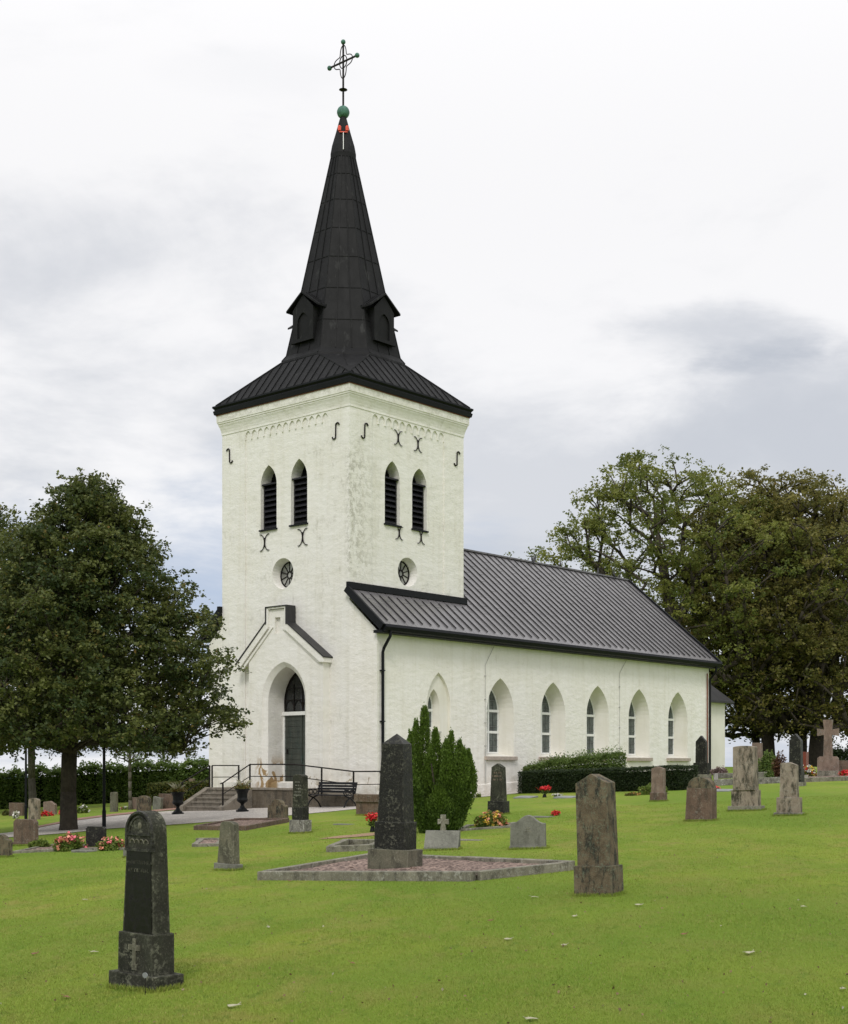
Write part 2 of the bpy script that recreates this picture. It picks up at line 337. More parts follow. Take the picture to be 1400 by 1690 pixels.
def leaves(name, mat, C, size, parent=None, up=0.0, asp=.62, tintf=None, out=None, fold=.18, sizevar=.3, dirs=None):
    """many small leaf-shaped faces: C (n,3) centres"""
    n = len(C); a = rng.normal(size=(n, 3)) if dirs is None else dirs+rng.normal(size=(n, 3))*.35
    a[:, 2] = a[:, 2]*(.6 if dirs is None else 1)+up; a /= np.linalg.norm(a, axis=1)[:, None]+1e-9
    b = rng.normal(size=(n, 3)); b[:, 2] *= .45; b -= (b*a).sum(1)[:, None]*a; b /= np.linalg.norm(b, axis=1)[:, None]+1e-9
    nn = np.cross(a, b); s = (size*(1+rng.uniform(-sizevar, sizevar, n)))[:, None]
    V = np.empty((n, 4, 3)); V[:, 0] = C-a*s*.5; V[:, 1] = C+b*s*asp*.5+nn*s*fold; V[:, 2] = C+a*s*.5; V[:, 3] = C-b*s*asp*.5+nn*s*fold
    me = bpy.data.meshes.new(name); me.vertices.add(n*4); me.vertices.foreach_set('co', V.astype('f').ravel())
    me.loops.add(n*4); me.loops.foreach_set('vertex_index', np.arange(n*4, dtype='i'))
    me.polygons.add(n); me.polygons.foreach_set('loop_start', np.arange(0, n*4, 4, dtype='i')); me.update(calc_edges=True)
    at = me.attributes.new('tint', 'FLOAT', 'FACE'); at.data.foreach_set('value', (rng.random(n) if tintf is None else tintf).astype('f'))
    me.materials.append(M[mat]); o = bpy.data.objects.new(name, me); COL.objects.link(o)
    if parent is not None: o.parent = parent
    return o

# ------------------------------------------------------------------ terrain
def smin(a, b, k):
    h = max(0, min(1, .5+.5*(b-a)/k)); return b*(1-h)+a*h-k*h*(1-h)
def gz(x, y):
    p = -.217+.0524*x+.0123*y
    p = smin(p, 1.62, .25); p = -smin(-p, 1.3, .5)
    r = math.hypot(x, y)
    if r > 115: p -= min(75, .05*(r-115)+.0001*(r-115)**2)
    return p
def G(px, py):
    s = (px-CX)/F; k = (HY-py)/F; lo, hi = 2., 400.
    Y = lo
    while Y < hi:
        if EYE+k*Y < gz(s*Y, Y): break
        Y += .5
    lo, hi = Y-.5, Y
    for _ in range(30):
        m = (lo+hi)/2
        if EYE+k*m < gz(s*m, m): hi = m
        else: lo = m
    return Vector((s*lo, lo, gz(s*lo, lo)))
def at(px, Y): X = (px-CX)/F*Y; return Vector((X, Y, gz(X, Y)))
def zpx(py, Y): return EYE+(HY-py)/F*Y
def structure(o, kind='structure'): o['kind'] = kind; return o
def ground():
    rs = [0.]; r = 1.
    while r < 2800: rs.append(r); r *= 1.045
    n = 180; vs = [(0, 0, gz(0, 0))]; fs = []
    for r in rs[1:]:
        for j in range(n):
            t = 2*math.pi*j/n; x, y = r*math.cos(t), r*math.sin(t); vs.append((x, y, gz(x, y)))
    fs += [(0, 1+j, 1+(j+1) % n) for j in range(n)]
    for i in range(len(rs)-2):
        for j in range(n): a = 1+i*n+j; b = 1+i*n+(j+1) % n; fs.append((a, b, b+n, a+n))
    m = MB().add(vs, fs); return structure(m.build('ground', 'lawn', smooth=True))
ground()
hm = MB(); hp = []
for i in range(60):
    x = -1400+i*28; h = -6+4*math.sin(i*.35)+3*math.sin(i*.13+2)-max(0, (i-18))*1.1
    hp.append((x, h))
vs = [(x, 2300, -130) for x, h in hp]+[(x, 2450, h) for x, h in hp]+[(x, 2700, -130) for x, h in hp]; q = len(hp)
hm.add(vs, [(i, i+1, q+i+1, q+i) for i in range(q-1)]+[(q+i, q+i+1, 2*q+i+1, 2*q+i) for i in range(q-1)])
structure(hm.build('hill', 'hill', smooth=True))

def sheet(name, mat, near, far, lift=.014, sub=3):
    """strip lying on the terrain between two pixel polylines of equal length"""
    A = [G(*p) for p in near]; B = [G(*p) for p in far]; vs = []; fs = []; n = 0
    P = []
    for i in range(len(A)-1):
        for t in range(sub): P.append((A[i].lerp(A[i+1], t/sub), B[i].lerp(B[i+1], t/sub)))
    P.append((A[-1], B[-1])); m = 4
    for a, b in P:
        for j in range(m+1): c = a.lerp(b, j/m); vs.append((c.x, c.y, gz(c.x, c.y)+lift))
    for i in range(len(P)-1):
        for j in range(m): a = i*(m+1)+j; fs.append((a, a+1, a+m+2, a+m+1))
    return MB().add(vs, fs).build(name, mat)
structure(sheet('path', 'path_gravel',
    [(-60, 1390), (20, 1382), (63, 1379), (125, 1374), (180, 1368), (240, 1364.5), (319, 1359), (440, 1350), (480, 1346), (560, 1338.5), (660, 1328), (808, 1314.5), (900, 1305)],
    [(-60, 1383), (20, 1374), (63, 1367), (125, 1355), (180, 1348), (240, 1342), (319, 1336), (440, 1332), (480, 1330), (560, 1325), (660, 1318), (808, 1308.5), (900, 1301)]))
structure(sheet('brick_edging', 'brick_paving', [(63, 1366.4), (125, 1354.5), (180, 1347.4), (240, 1341.4), (300, 1336)], [(63, 1364), (125, 1351.5), (180, 1344.5), (240, 1338.5), (300, 1333)], .02))
structure(sheet('sand_patch', 'sand', [(525, 1385.5), (560, 1384), (612, 1380), (640, 1378)], [(560, 1380), (580, 1378.5), (612, 1375), (640, 1374)], .012))

# ------------------------------------------------------------------ church (local frame: x east along the nave, y north, origin at the tower's south-west corner)
P0 = Vector((-.0536*50, 50, 0)); CR = math.atan2(.753, .657)
ch = empty('church', P0, CR, 'white plastered church with black pointed spire and long metal roofed nave', 'church')
T_S, T_E, T_N = 0., 6.45, 6.95      # tower
NS, NN, NE_ = -1.35, 7.75, 23.3     # nave
EAVE, RIDGE, RY = 6.45, 10.95, 3.45
def arch(c, a, z0, spring, apex, n=8):
    h = apex-spring; r = (a*a+h*h)/(2*a); pts = [(c-a, z0), (c+a, z0), (c+a, spring)]
    th = math.asin(min(1, h/r))
    for i in range(1, n): t = th*i/n; pts.append((c-(r-a)+r*math.cos(t), spring+r*math.sin(t)))
    pts.append((c, apex))
    for i in range(n-1, 0, -1): t = th*i/n; pts.append((c+(r-a)-r*math.cos(t), spring+r*math.sin(t)))
    pts.append((c-a, spring)); return pts
def circ(c, z, r, n=28, sx=1): return [(c+r*sx*math.cos(2*math.pi*i/n), z+r*math.sin(2*math.pi*i/n)) for i in range(n)]
west = lambda d: (lambda u, z: Vector((-d, u, z)))
south = lambda d: (lambda u, z: Vector((u, -d, z)))
nsouth = lambda d: (lambda u, z: Vector((u, NS-d, z)))
def face(mb, fn, outer, holes=()):
    loops = [[Vector((u, v, 0)) for u, v in L] for L in (outer, *holes)]
    tri = tessellate_polygon(loops); flat = [p for L in (outer, *holes) for p in L]
    mb.add([fn(*p) for p in flat], tri)
def strip(mb, fa, la, fb, lb):
    n = len(la); mb.add([fa(*p) for p in la]+[fb(*p) for p in lb], [(i, (i+1) % n, n+(i+1) % n, n+i) for i in range(n)])
# tower wall
tw = MB()
def scallop(u0, u1, z0, n, zs, za):
    pts = [(u0, z0), (u1, z0)]; w = (u1-u0)/n; g = .055; pts.append((u1, zs))
    for i in range(n):
        a = u1-i*w; c = a-w/2; hw = (w-g)/2
        arc = []
        h = za-zs-.13; r = (hw*hw+h*h)/(2*hw); th = math.asin(min(1, h/r))
        for q in range(0, 5): t = th*q/4; arc.append((c+hw-(r-r*math.cos(t)), zs+r*math.sin(t)))
        full = [(c+hw, zs)]+[(x, z+.13) for x, z in arc]+[(2*c-x, z+.13) for x, z in arc[-2::-1]]+[(c-hw, zs)]
        pts += full
    pts.append((u0, zs)) if abs(pts[-1][0]-u0) > 1e-6 else None
    return pts
wpan = scallop(1.07, 5.62, 1.05, 13, 14.22, 14.55); span = scallop(1.17, 5.28, 1.05, 11, 14.22, 14.55)
W1 = [arch(4.33, .445, 10.63, 12.33, 13.09), arch(2.665, .44, 10.63, 12.33, 13.09)]
S1 = [arch(2.34, .415, 10.61, 12.3, 13.0), arch(3.87, .42, 10.61, 12.3, 12.97)]
RW = circ(3.545, 8.89, .58); RS = circ(3.2, 8.95, .55)
ZT = 14.66
porchhole = [(1.0, .3), (5.0, .3), (5.0, 5.2), (1.0, 5.2)]
face(tw, west(0), [(T_S, 0), (T_N, 0), (T_N, ZT), (T_S, ZT)], [wpan])
strip(tw, west(0), wpan, west(-.05), wpan)
door_out = arch(3.07, 1.0, .8, 4.05, 5.35, 10)
face(tw, west(-.05), wpan, [*W1, RW, arch(3.07, 1.01, 1.06, 4.05, 5.36, 10)])
for L in W1: strip(tw, west(-.05), L, west(-.55), L)
RW2 = circ(3.545, 8.87, .50); strip(tw, west(-.05), RW, west(-.42), RW2)
face(tw, south(0), [(T_S, 0), (T_E, 0), (T_E, ZT), (T_S, ZT)], [span])
strip(tw, south(0), span, south(-.05), span)
face(tw, south(-.05), span, [*S1, RS])
for L in S1: strip(tw, south(-.05), L, south(-.55), L)
RS2 = circ(3.2, 8.93, .48); strip(tw, south(-.05), RS, south(-.42), RS2)
tw.add([(T_E, 0, 0), (T_E, T_N, 0), (T_E, T_N, ZT), (T_E, 0, ZT)], [(0, 1, 2, 3)]); tw.add([(0, T_N, 0), (T_E, T_N, 0), (T_E, T_N, ZT), (0, T_N, ZT)], [(0, 1, 2, 3)])
tower = tw.build('tower_wall', 'tower_plaster', ch)
def ringz(o, z): return [Vector((-o, -o, z)), Vector((T_E+o, -o, z)), Vector((T_E+o, T_N+o, z)), Vector((-o, T_N+o, z))]
cn = MB(); cn.loft([ringz(o, z) for o, z in ((-.1, 14.6), (.02, 14.6), (.02, 14.68), (.04, 14.78), (.075, 14.9), (.11, 14.98), (.11, 15.03), (.135, 15.03), (.14, 15.09), (.16, 15.1), (.16, 15.36), (-.1, 15.36))])
cn.build('cornice', 'tower_plaster', ch)
MB().loft([ringz(o, z) for o, z in ((-.1, 15.355), (.18, 15.355), (.18, 15.385), (-.1, 15.385))]).build('brick_course', 'brick_line', ch)
pl = MB(); pl.box(-.09, T_E, -.004, T_N+.05, .0, 1.02); pl.box(-.09, -.001, NS-.05, -.01, 0, .95)
pl.build('plinth', 'tower_plaster', ch)
# eaves, skirt roof and spire
ev = MB(); ev.loft([ringz(o, z) for o, z in ((-.1, 15.386), (.20, 15.386), (.23, 15.40), (.26, 15.54), (.22, 15.56), (.22, 15.60), (.28, 15.67), (.28, 15.73), (.18, 15.75), (-.1, 15.73))])
ev.build('eaves_trim', 'black_trim', ch)
SC = Vector((T_E/2, T_N/2, 0))
def octr(a, z, rot=0, sc=(1, 1)):
    r = a/math.cos(math.pi/8); return [SC+Vector((r*math.cos(math.pi/8+i*math.pi/4)*sc[0], r*math.sin(math.pi/8+i*math.pi/4)*sc[1], z)) for i in range(8)]
sk = MB(); e = .18; zb, zt = 15.755, 17.16; Aoct = 2.36
sq = ringz(e, zb)
# octagon vertex order: starts at 22.5deg (east-north). corners of square: NE lies between oct[0] and oct[1]
oc = octr(Aoct, zt); vs_se, vs_e = sq[1], oc[7]; sqd = {'NE': sq[2], 'NW': sq[3], 'SW': sq[0], 'SE': sq[1]}
vs = oc+[sqd['NE'], sqd['NW'], sqd['SW'], sqd['SE']]
fs = [(7, 0, 8, 11), (0, 1, 8), (1, 2, 9, 8), (2, 3, 9), (3, 4, 10, 9), (4, 5, 10), (5, 6, 11, 10), (6, 7, 11)]
sk.add(vs, fs)
def seams(mb, quad, n, h=.035, w=.03, fr=None):    # quad: a0,a1 (lower) b0,b1 (upper)
    a0, a1, b0, b1 = [Vector(q) for q in quad]; nn = (a1-a0).cross(b0-a0).normalized(); nn = nn if nn.z > 0 or abs(nn.z) < 1e-3 else -nn
    for i in range(n+1):
        t = i/n; a = a0.lerp(a1, t); b = b0.lerp(b1, t); mb.bar(a+nn*h*.4, b+nn*h*.4, w, h, nn)
def clipseams(mb, A0, A1, B0, B1, sp, w=.035, h=.045):
    """parallel seams running straight up a trapezoid (lower edge A0-A1, upper edge B0-B1)"""
    A0, A1, B0, B1 = map(Vector, (A0, A1, B0, B1)); u = (A1-A0).normalized(); L = (A1-A0).length
    nn = u.cross(B0-A0).normalized(); nn = nn if nn.z > 0 else -nn; up = nn.cross(u); up = up if up.z > 0 else -up
    s0 = (B0-A0).dot(u); s1 = (B1-A0).dot(u); H = (B0-A0).dot(up); t = sp/2
    while t < L:
        if t < s0: hgt = H*t/s0
        elif t > s1: hgt = H*(L-t)/max(L-s1, 1e-6)
        else: hgt = H
        if hgt > .1: mb.bar(A0+u*t+nn*h*.4, A0+u*t+up*hgt+nn*h*.4, w, h, nn)
        t += sp
for i, j, a, b in ((10, 11, 5, 6), (9, 10, 3, 4), (11, 8, 7, 0), (8, 9, 1, 2)):
    A0, A1 = vs[i], vs[j]; B0, B1 = vs[a], vs[b]
    if (B0-A0).length > (B1-A0).length: B0, B1 = B1, B0
    clipseams(sk, A0, A1, B0, B1, .42, .022, .035)
for c_, a, b in ((10, 4, 5), (11, 6, 7), (9, 2, 3), (8, 0, 1)):
    sk.bar(vs[c_]+Vector((0, 0, .01)), vs[a]+Vector((0, 0, .02)), .045, .05); sk.bar(vs[c_]+Vector((0, 0, .01)), vs[b]+Vector((0, 0, .02)), .045, .05)
    m = (vs[a]+vs[b])/2; sk.bar(vs[c_].lerp(m, .35), m+Vector((0, 0, .02)), .03, .03)
sk.build('skirt_roof', 'spire_metal', ch)
sp = MB()
prof = [(2.40, 17.13), (2.38, 17.22), (2.20, 17.45), (2.10, 17.9), (1.60, 20.16), (1.0, 23.0), (.46, 25.55)]
rings = [octr(a, z) for a, z in prof]; sp.loft(rings)
for i in range(8):      # arrises and two standing seams on each face
    sp.tube([r[i] for r in rings[1:]], .025, 4)
    for t in (.33, .67):
        for q in range(2, len(rings)-1):
            a = rings[q][i].lerp(rings[q][(i+1) % 8], t); b = rings[q+1][i].lerp(rings[q+1][(i+1) % 8], t)
            sp.bar(a, b, .035, .05)
for z in (18.6, 19.9, 21.2, 22.4, 23.6, 24.7):   # lock seams
    for i in range(len(prof)-1):
        if prof[i][1] <= z <= prof[i+1][1]:
            t = (z-prof[i][1])/(prof[i+1][1]-prof[i][1]); a = prof[i][0]*(1-t)+prof[i+1][0]*t
            rr = octr(a+.008, z)
            for j in range(8): sp.bar(rr[j], rr[(j+1) % 8], .02, .02)
spire = sp.build('spire', 'spire_metal', ch)
ca = MB(); ca.loft([octr(a, z) for a, z in ((.44, 25.42), (.50, 25.44), (.50, 25.62), (.44, 25.95), (.30, 26.45), (.13, 27.1), (.11, 27.2))]); ca.build('spire_cap', 'spire_metal', ch)
pa = MB()
for c_, z, w, h in ((1, 20.2, .35, .5), ):
    pass
ol = empty('obstruction_light', (0, 0, 0)); ol.parent = ch
lm = MB(); rod = MB(); dgn = Vector((-.7071, -.7071, 0)); tng = Vector((.7071, -.7071, 0)); bc = SC+dgn*.36+Vector((0, 0, 26.46))
for s_ in (-1, 1): MB().lathe([(.03, 0), (.065, .02), (.07, .17), (.04, .21), (.0, .22)], bc+tng*.15*s_, 8).build('lamp', 'red_lamp', ol)
rod.bar(bc+tng*-.17+Vector((0, 0, -.03)), bc+tng*.17+Vector((0, 0, -.03)), .035); rod.build('bracket', 'red_lamp', ol)
MB().bar(bc+Vector((0, 0, -.05)), SC+dgn*.56+Vector((0, 0, 25.66)), .025).build('cable', 'white_paint', ol)
MB().ball(SC+Vector((0, 0, 27.36)), .25, 16).build('ball', 'copper', ch, smooth=True)
cx = empty('cross', (0, 0, 0)); cx.parent = ch
m = MB(); c0 = SC+Vector((0, 0, 29.35)); Yv = Vector((0, 1, 0)); Zv = Vector((0, 0, 1))
m.bar(SC+Vector((0, 0, 27.55)), SC+Vector((0, 0, 30.1)), .055); m.bar(c0-Yv*.76, c0+Yv*.76, .055)
m.lathe([(.02, -.06), (.17, 0), (.02, .06)], SC+Vector((0, 0, 28.25)), 10)
m.tube([c0+Yv*.2*math.cos(t)+Zv*.25*math.sin(t) for t in (2*math.pi*i/16 for i in range(16))], .022, 5, True)
pts = []
for i in range(48):
    t = 2*math.pi*i/48; r = .44+.14*math.cos(4*t)
    pts.append(c0+Yv*r*.88*math.cos(t)+Zv*r*1.12*math.sin(t))
m.tube(pts, .020, 5, True); m.build('cross_iron', 'iron', cx)
for q in (c0+Zv*.78, c0-Yv*.76, c0+Yv*.76): MB().ball(q, .095, 10).build('knob', 'copper', cx, smooth=True)
# dormers on the four cardinal faces of the spire
for k4 in range(4):
    Rm = Matrix.Translation(SC) @ Matrix.Rotation(k4*math.pi/2, 4, 'Z')
    P = lambda x, y, z: Rm @ Vector((x, y, z))      # local: outwards = -y
    dm = empty('dormer', (0, 0, 0)); dm.parent = ch
    fr, hw, z0, z1, za = -2.20, .555, 17.85, 19.1, 19.70
    b = MB(); pan = arch(0, .3, 17.98, 18.55, 18.95, 6)
    outer = [(-hw, z0), (hw, z0), (hw, z1), (0, za-.06), (-hw, z1)]
    face(b, lambda u, z: P(u, fr, z), outer, [pan]); strip(b, lambda u, z: P(u, fr, z), pan, lambda u, z: P(u, fr+.06, z), pan); face(b, lambda u, z: P(u, fr+.06, z), pan)
    for s_ in (-1, 1): b.add([P(s_*hw, fr, z0), P(s_*hw, -1.6, z0), P(s_*hw, -1.4, z1), P(s_*hw, fr, z1)], [(0, 1, 2, 3)])
    b.add([P(-hw, fr, z0), P(hw, fr, z0), P(hw, -1.6, z0), P(-hw, -1.6, z0)], [(0, 1, 2, 3)])
    b.bar(P(-hw-.04, fr-.03, z0), P(hw+.04, fr-.03, z0), .09, .06)
    b.build('dormer_body', 'spire_metal', dm)
    r_ = MB(); ew = .84; slope = (za-z1)/hw*.9
    for s_ in (-1, 1):
        a = [P(0, fr-.08, za+.05), P(s_*ew, fr-.08, za+.05-ew*.72), P(s_*ew, -1.25, za+.05-ew*.72), P(0, -1.25, za+.05)]
        dn = Vector((0, 0, -.07)); r_.add(a+[q+dn for q in a], [(0, 1, 2, 3), (7, 6, 5, 4), (0, 1, 5, 4), (1, 2, 6, 5), (2, 3, 7, 6), (3, 0, 4, 7)])
        for q in (.25, .5, .75): r_.bar(a[0].lerp(a[3], q)+Vector((0, 0, .015)), a[1].lerp(a[2], q)+Vector((0, 0, .015)), .03)
    r_.build('dormer_roof', 'spire_metal', dm)
# louvred bell openings
def belfry(fn, c, a, zsill, spring, apex):
    w = empty('bell_opening', (0, 0, 0)); w.parent = ch
    b = MB(); face(b, fn(-.56), arch(c, a+.01, zsill, spring, apex)); b.build('opening_back', 'void', w)
    b = MB(); zt_ = zsill+1.72; hw = a-.012; d0 = -.20
    b.prism([(c-hw, zsill+.03), (c-hw+.06, zsill+.03), (c-hw+.06, zt_), (c-hw, zt_)], fn(d0), fn(d0-.25))
    b.prism([(c+hw-.06, zsill+.03), (c+hw, zsill+.03), (c+hw, zt_), (c+hw-.06, zt_)], fn(d0), fn(d0-.25))
    b.prism([(c-hw-.02, zt_), (c+hw+.02, zt_), (c+hw+.02, zt_+.06), (c-hw-.02, zt_+.06)], fn(d0+.10), fn(d0-.3))
    for i in range(8):
        z = zsill+.10+i*.205
        q = [fn(d0+.05)(c-hw+.05, z-.02), fn(d0+.05)(c+hw-.05, z-.02), fn(d0-.15)(c+hw-.05, z+.17), fn(d0-.15)(c-hw+.05, z+.17)]
        dn = Vector((0, 0, .028)); b.add(q+[t+dn for t in q], [(0, 1, 2, 3), (7, 6, 5, 4), (0, 1, 5, 4), (1, 2, 6, 5), (2, 3, 7, 6), (3, 0, 4, 7)])
    b.build('louvre', 'wood_black', w)
    b = MB(); b.prism([(c-a-.05, zsill-.04), (c+a+.03, zsill-.04), (c+a+.03, zsill+.02), (c-a-.05, zsill+.02)], fn(.03), fn(-.5)); b.build('sill', 'black_trim', w)
belfry(west, 4.33, .445, 10.63, 12.33, 13.09); belfry(west, 2.665, .44, 10.63, 12.33, 13.09)
belfry(south, 2.34, .415, 10.61, 12.3, 13.0); belfry(south, 3.87, .42, 10.61, 12.3, 12.97)
def rose(fn, c, z, r):
    w = empty('round_window', (0, 0, 0)); w.parent = ch
    b = MB(); face(b, fn(-.415), circ(c, z, r+.005)); b.build('pane', 'round_pane', w)
    b = MB(); f = fn(-.40)
    for rr in (r-.02, r*.25): b.tube([f(*p) for p in circ(c, z, rr, 20)], .028, 5, True)
    for i in range(10): t = math.pi*2*(i+.5)/10; b.bar(f(c+r*.25*math.cos(t), z+r*.25*math.sin(t)), f(c+r*math.cos(t), z+r*math.sin(t)), .03)
    b.build('frame', 'iron', w)
rose(west, 3.545, 8.87, .50); rose(south, 3.2, 8.93, .48)
# iron wall anchors
def s_anchor(fn, u, z, flip=1):
    f = fn(.03); pts = []
    for i in range(9): t = math.pi*(1.15-i*.145); pts.append((.085+.085*math.cos(t), .20+.085*math.sin(t)))
    pts = pts[::-1]; pts = pts+[(0, .12), (0, -.12)]; pts += [(-x, -y) for x, y in pts[8::-1]]
    MB().tube([f(u+flip*x, z+y) for x, y in pts], .026, 6).build('wall_anchor', 'iron', ch)
def x_anchor(fn, u, z, s_=1.):
    f = fn(-.02); b = MB()
    for k_ in (-1, 1):
        pts = [(k_*.17*s_*(1-math.cos(t)*.95)-0*k_, .27*s_*math.sin(t)) for t in [math.pi*(-.5+i/10) for i in range(11)]]
        pts = [(k_*(.19-.175*math.cos(t))*s_, .27*s_*math.sin(t)) for t in [math.pi*(-.56+i*1.12/12) for i in range(13)]]
        b.tube([f(u+x, z+y) for x, y in pts], .017, 5)
    b.bar(f(u, z-.16*s_), f(u, z+.16*s_), .03, .04); b.build('wall_anchor', 'iron', ch)
s_anchor(west, 6.49, 13.74, 1); s_anchor(west, .67, 13.79, -1); s_anchor(south, .77, 13.83); s_anchor(south, 6.02, 13.69)
x_anchor(west, 4.53, 10.16, 1.15); x_anchor(west, 2.45, 10.14, 1.15)
x_anchor(south, 2.64, 13.91); x_anchor(south, 3.76, 13.86); x_anchor(south, 2.70, 10.36, .9); x_anchor(south, 3.94, 10.35, .9)

# portal
po = MB(); D = .35
gable = [(5.0, .0), (1.0, .0), (1.0, 5.5), (2.93, 6.85), (2.93, 7.5), (3.86, 7.5), (3.86, 6.9), (5.0, 5.75)]
gable = gable[::-1]
ao = arch(3.07, 1.2, .8, 4.1, 5.52, 10); ai = arch(3.07, 1.0, .8, 4.05, 5.35, 10)
niche = [(3.25, 6.6), (3.55, 6.6), (3.55, 7.2), (3.25, 7.2)]
face(po, west(D), gable, [ao, niche]); strip(po, west(D), ao, west(D-.14), ai); strip(po, west(D-.14), ai, west(-.66), ai)
strip(po, west(D), niche, west(D-.12), niche); face(po, west(D-.12), niche)
strip(po, west(D), gable, west(-.04), gable)
portal = empty('portal', (0, 0, 0)); portal.parent = ch
po.build('portal_wall', 'tower_plaster', portal)
rk = MB()   # raised rake mouldings
left = [(5.62, 5.36), (5.45, 5.36), (3.86, 6.80), (3.86, 6.98), (3.99, 6.98), (5.62, 5.50)]
right = [(.88, 5.40), (1.06, 5.40), (2.93, 6.72), (2.93, 6.92), (2.80, 6.92), (.88, 5.56)]
for pg in (left, right): rk.prism(pg, west(D+.10), west(.0))
for pg in ([(5.25, 5.36), (5.40, 5.36), (3.75, 6.84), (3.62, 6.84)], [(1.22, 5.40), (1.07, 5.40), (2.95, 6.76), (3.1, 6.76)]): rk.prism(pg, west(D+.045), west(D-.01))
rk.prism([(2.86, 6.8), (2.95, 6.8), (2.95, 7.52), (3.84, 7.52), (3.84, 6.85), (3.94, 6.85), (3.94, 7.58), (2.86, 7.58)], west(D+.08), west(.0))
rk.build('rake_moulding', 'tower_plaster', portal)
cp = MB()
def cap(a, b, t=.04, d0=None): 
    d0 = D+.13 if d0 is None else d0
    a, b = Vector((0, *a)), Vector((0, *b)); nrm = Vector((0, -(b-a).z, (b-a).y)).normalized(); nrm = nrm if nrm.z >= 0 else -nrm
    q = [Vector((-d0, a.y, a.z)), Vector((-d0, b.y, b.z)), Vector((.0, b.y, b.z)), Vector((.0, a.y, a.z))]
    cp.add(q+[p+nrm*t for p in q], [(0, 1, 2, 3), (7, 6, 5, 4), (0, 1, 5, 4), (1, 2, 6, 5), (2, 3, 7, 6), (3, 0, 4, 7)])
cap((5.64, 5.51), (3.95, 7.02)); cap((.85, 5.57), (2.84, 6.96)); 
cp.box(-D-.12, 0, 2.84, 3.96, 7.581, 7.62); cp.box(-D-.12, 0, 2.80, 2.859, 6.9, 7.62); cp.box(-D-.12, 0, 3.941, 3.975, 6.95, 7.62)
cp.build('coping', 'dark_roof', portal)
dr = MB(); dr.prism([(2.07, .8), (4.07, .8), (4.07, 3.56), (2.07, 3.56)], west(-.60), west(-.66)); 
for i in range(13): dr.box(.585, .60, 2.08, 4.06, .84+i*.21, .855+i*.21)
dr.box(.57, .60, 3.05, 3.09, .8, 3.56); door = dr.build('door', 'door', portal)
hd = MB(); hd.box(.53, .58, 3.82, 3.86, 2.1, 2.28); hd.build('handle', 'iron', door)
tr = MB(); tr.box(.52, .66, 2.07, 4.07, 3.562, 3.70); tr.box(.56, .66, 4.0, 4.069, .8, 3.56); tr.build('door_frame', 'white_paint', portal)
fl = empty('fanlight', (0, 0, 0)); fl.parent = portal
fan = arch(3.07, .96, 3.70, 4.05, 5.31, 10)
b = MB(); face(b, west(-.64), fan); b.build('pane', 'dark_pane', fl)
b = MB(); f = west(-.62); b.tube([f(*p) for p in fan], .035, 5, True)
for u in (2.6, 3.07, 3.54): b.bar(f(u, 3.7), f(u, 5.25 if u == 3.07 else 4.75), .03)
for z in (4.15, 4.6): b.bar(f(2.15, z), f(3.99, z), .03)
for u in (2.37, 2.84, 3.30, 3.77): b.tube([f(u+.23*math.cos(t), 3.72+.42*math.sin(t)) for t in [math.pi*i/8 for i in range(9)]], .016, 5)
b.build('frame', 'iron', fl)

# nave
nv = MB(); wins = [7.08, 10.6, 13.85, 17.12, 20.45]; nout = [arch(c_, .86, 2.02, 3.72, 5.08) for c_ in wins]; nin = [arch(c_-.03, .66, 2.14, 3.78, 4.86) for c_ in wins]
sn = arch(3.36, .68, .75, 3.85, 5.12); so_ = arch(3.19, .33, 2.96, 3.85, 4.5); si_ = arch(3.19, .27, 3.03, 3.87, 4.42)
face(nv, nsouth(0), [(0, 0), (NE_, 0), (NE_, EAVE), (0, EAVE)], [sn, *nout])
for a_, b_ in zip(nout, nin):
    q_ = MB(); strip(q_, nsouth(0), a_, nsouth(-.62), b_); q_.build('window_reveal', 'smooth_plaster', ch)
q_ = MB(); strip(q_, nsouth(0), sn, nsouth(-.10), sn); face(q_, nsouth(-.10), sn, [so_]); strip(q_, nsouth(-.10), so_, nsouth(-.42), si_); q_.build('window_reveal', 'smooth_plaster', ch)
def rz(y): return EAVE+(RIDGE-EAVE)*(1-abs(y-RY)/((RY-NS) if y < RY else (NN-RY)))-.1
nv.add([(0, NS, 0), (0, 0, 0), (0, 0, rz(0)), (0, NS, EAVE)], [(0, 1, 2, 3)]); nv.add([(0, T_N, 0), (0, NN, 0), (0, NN, EAVE), (0, T_N, rz(T_N))], [(0, 1, 2, 3)])
nv.add([(NE_, NS, 0), (NE_, NN, 0), (NE_, NN, EAVE), (NE_, RY, RIDGE-.1), (NE_, NS, EAVE)], [(0, 1, 2, 3, 4)]); nv.add([(0, NN, 0), (NE_, NN, 0), (NE_, NN, EAVE), (0, NN, EAVE)], [(0, 1, 2, 3)])
nv.build('nave_wall', 'nave_plaster', ch)
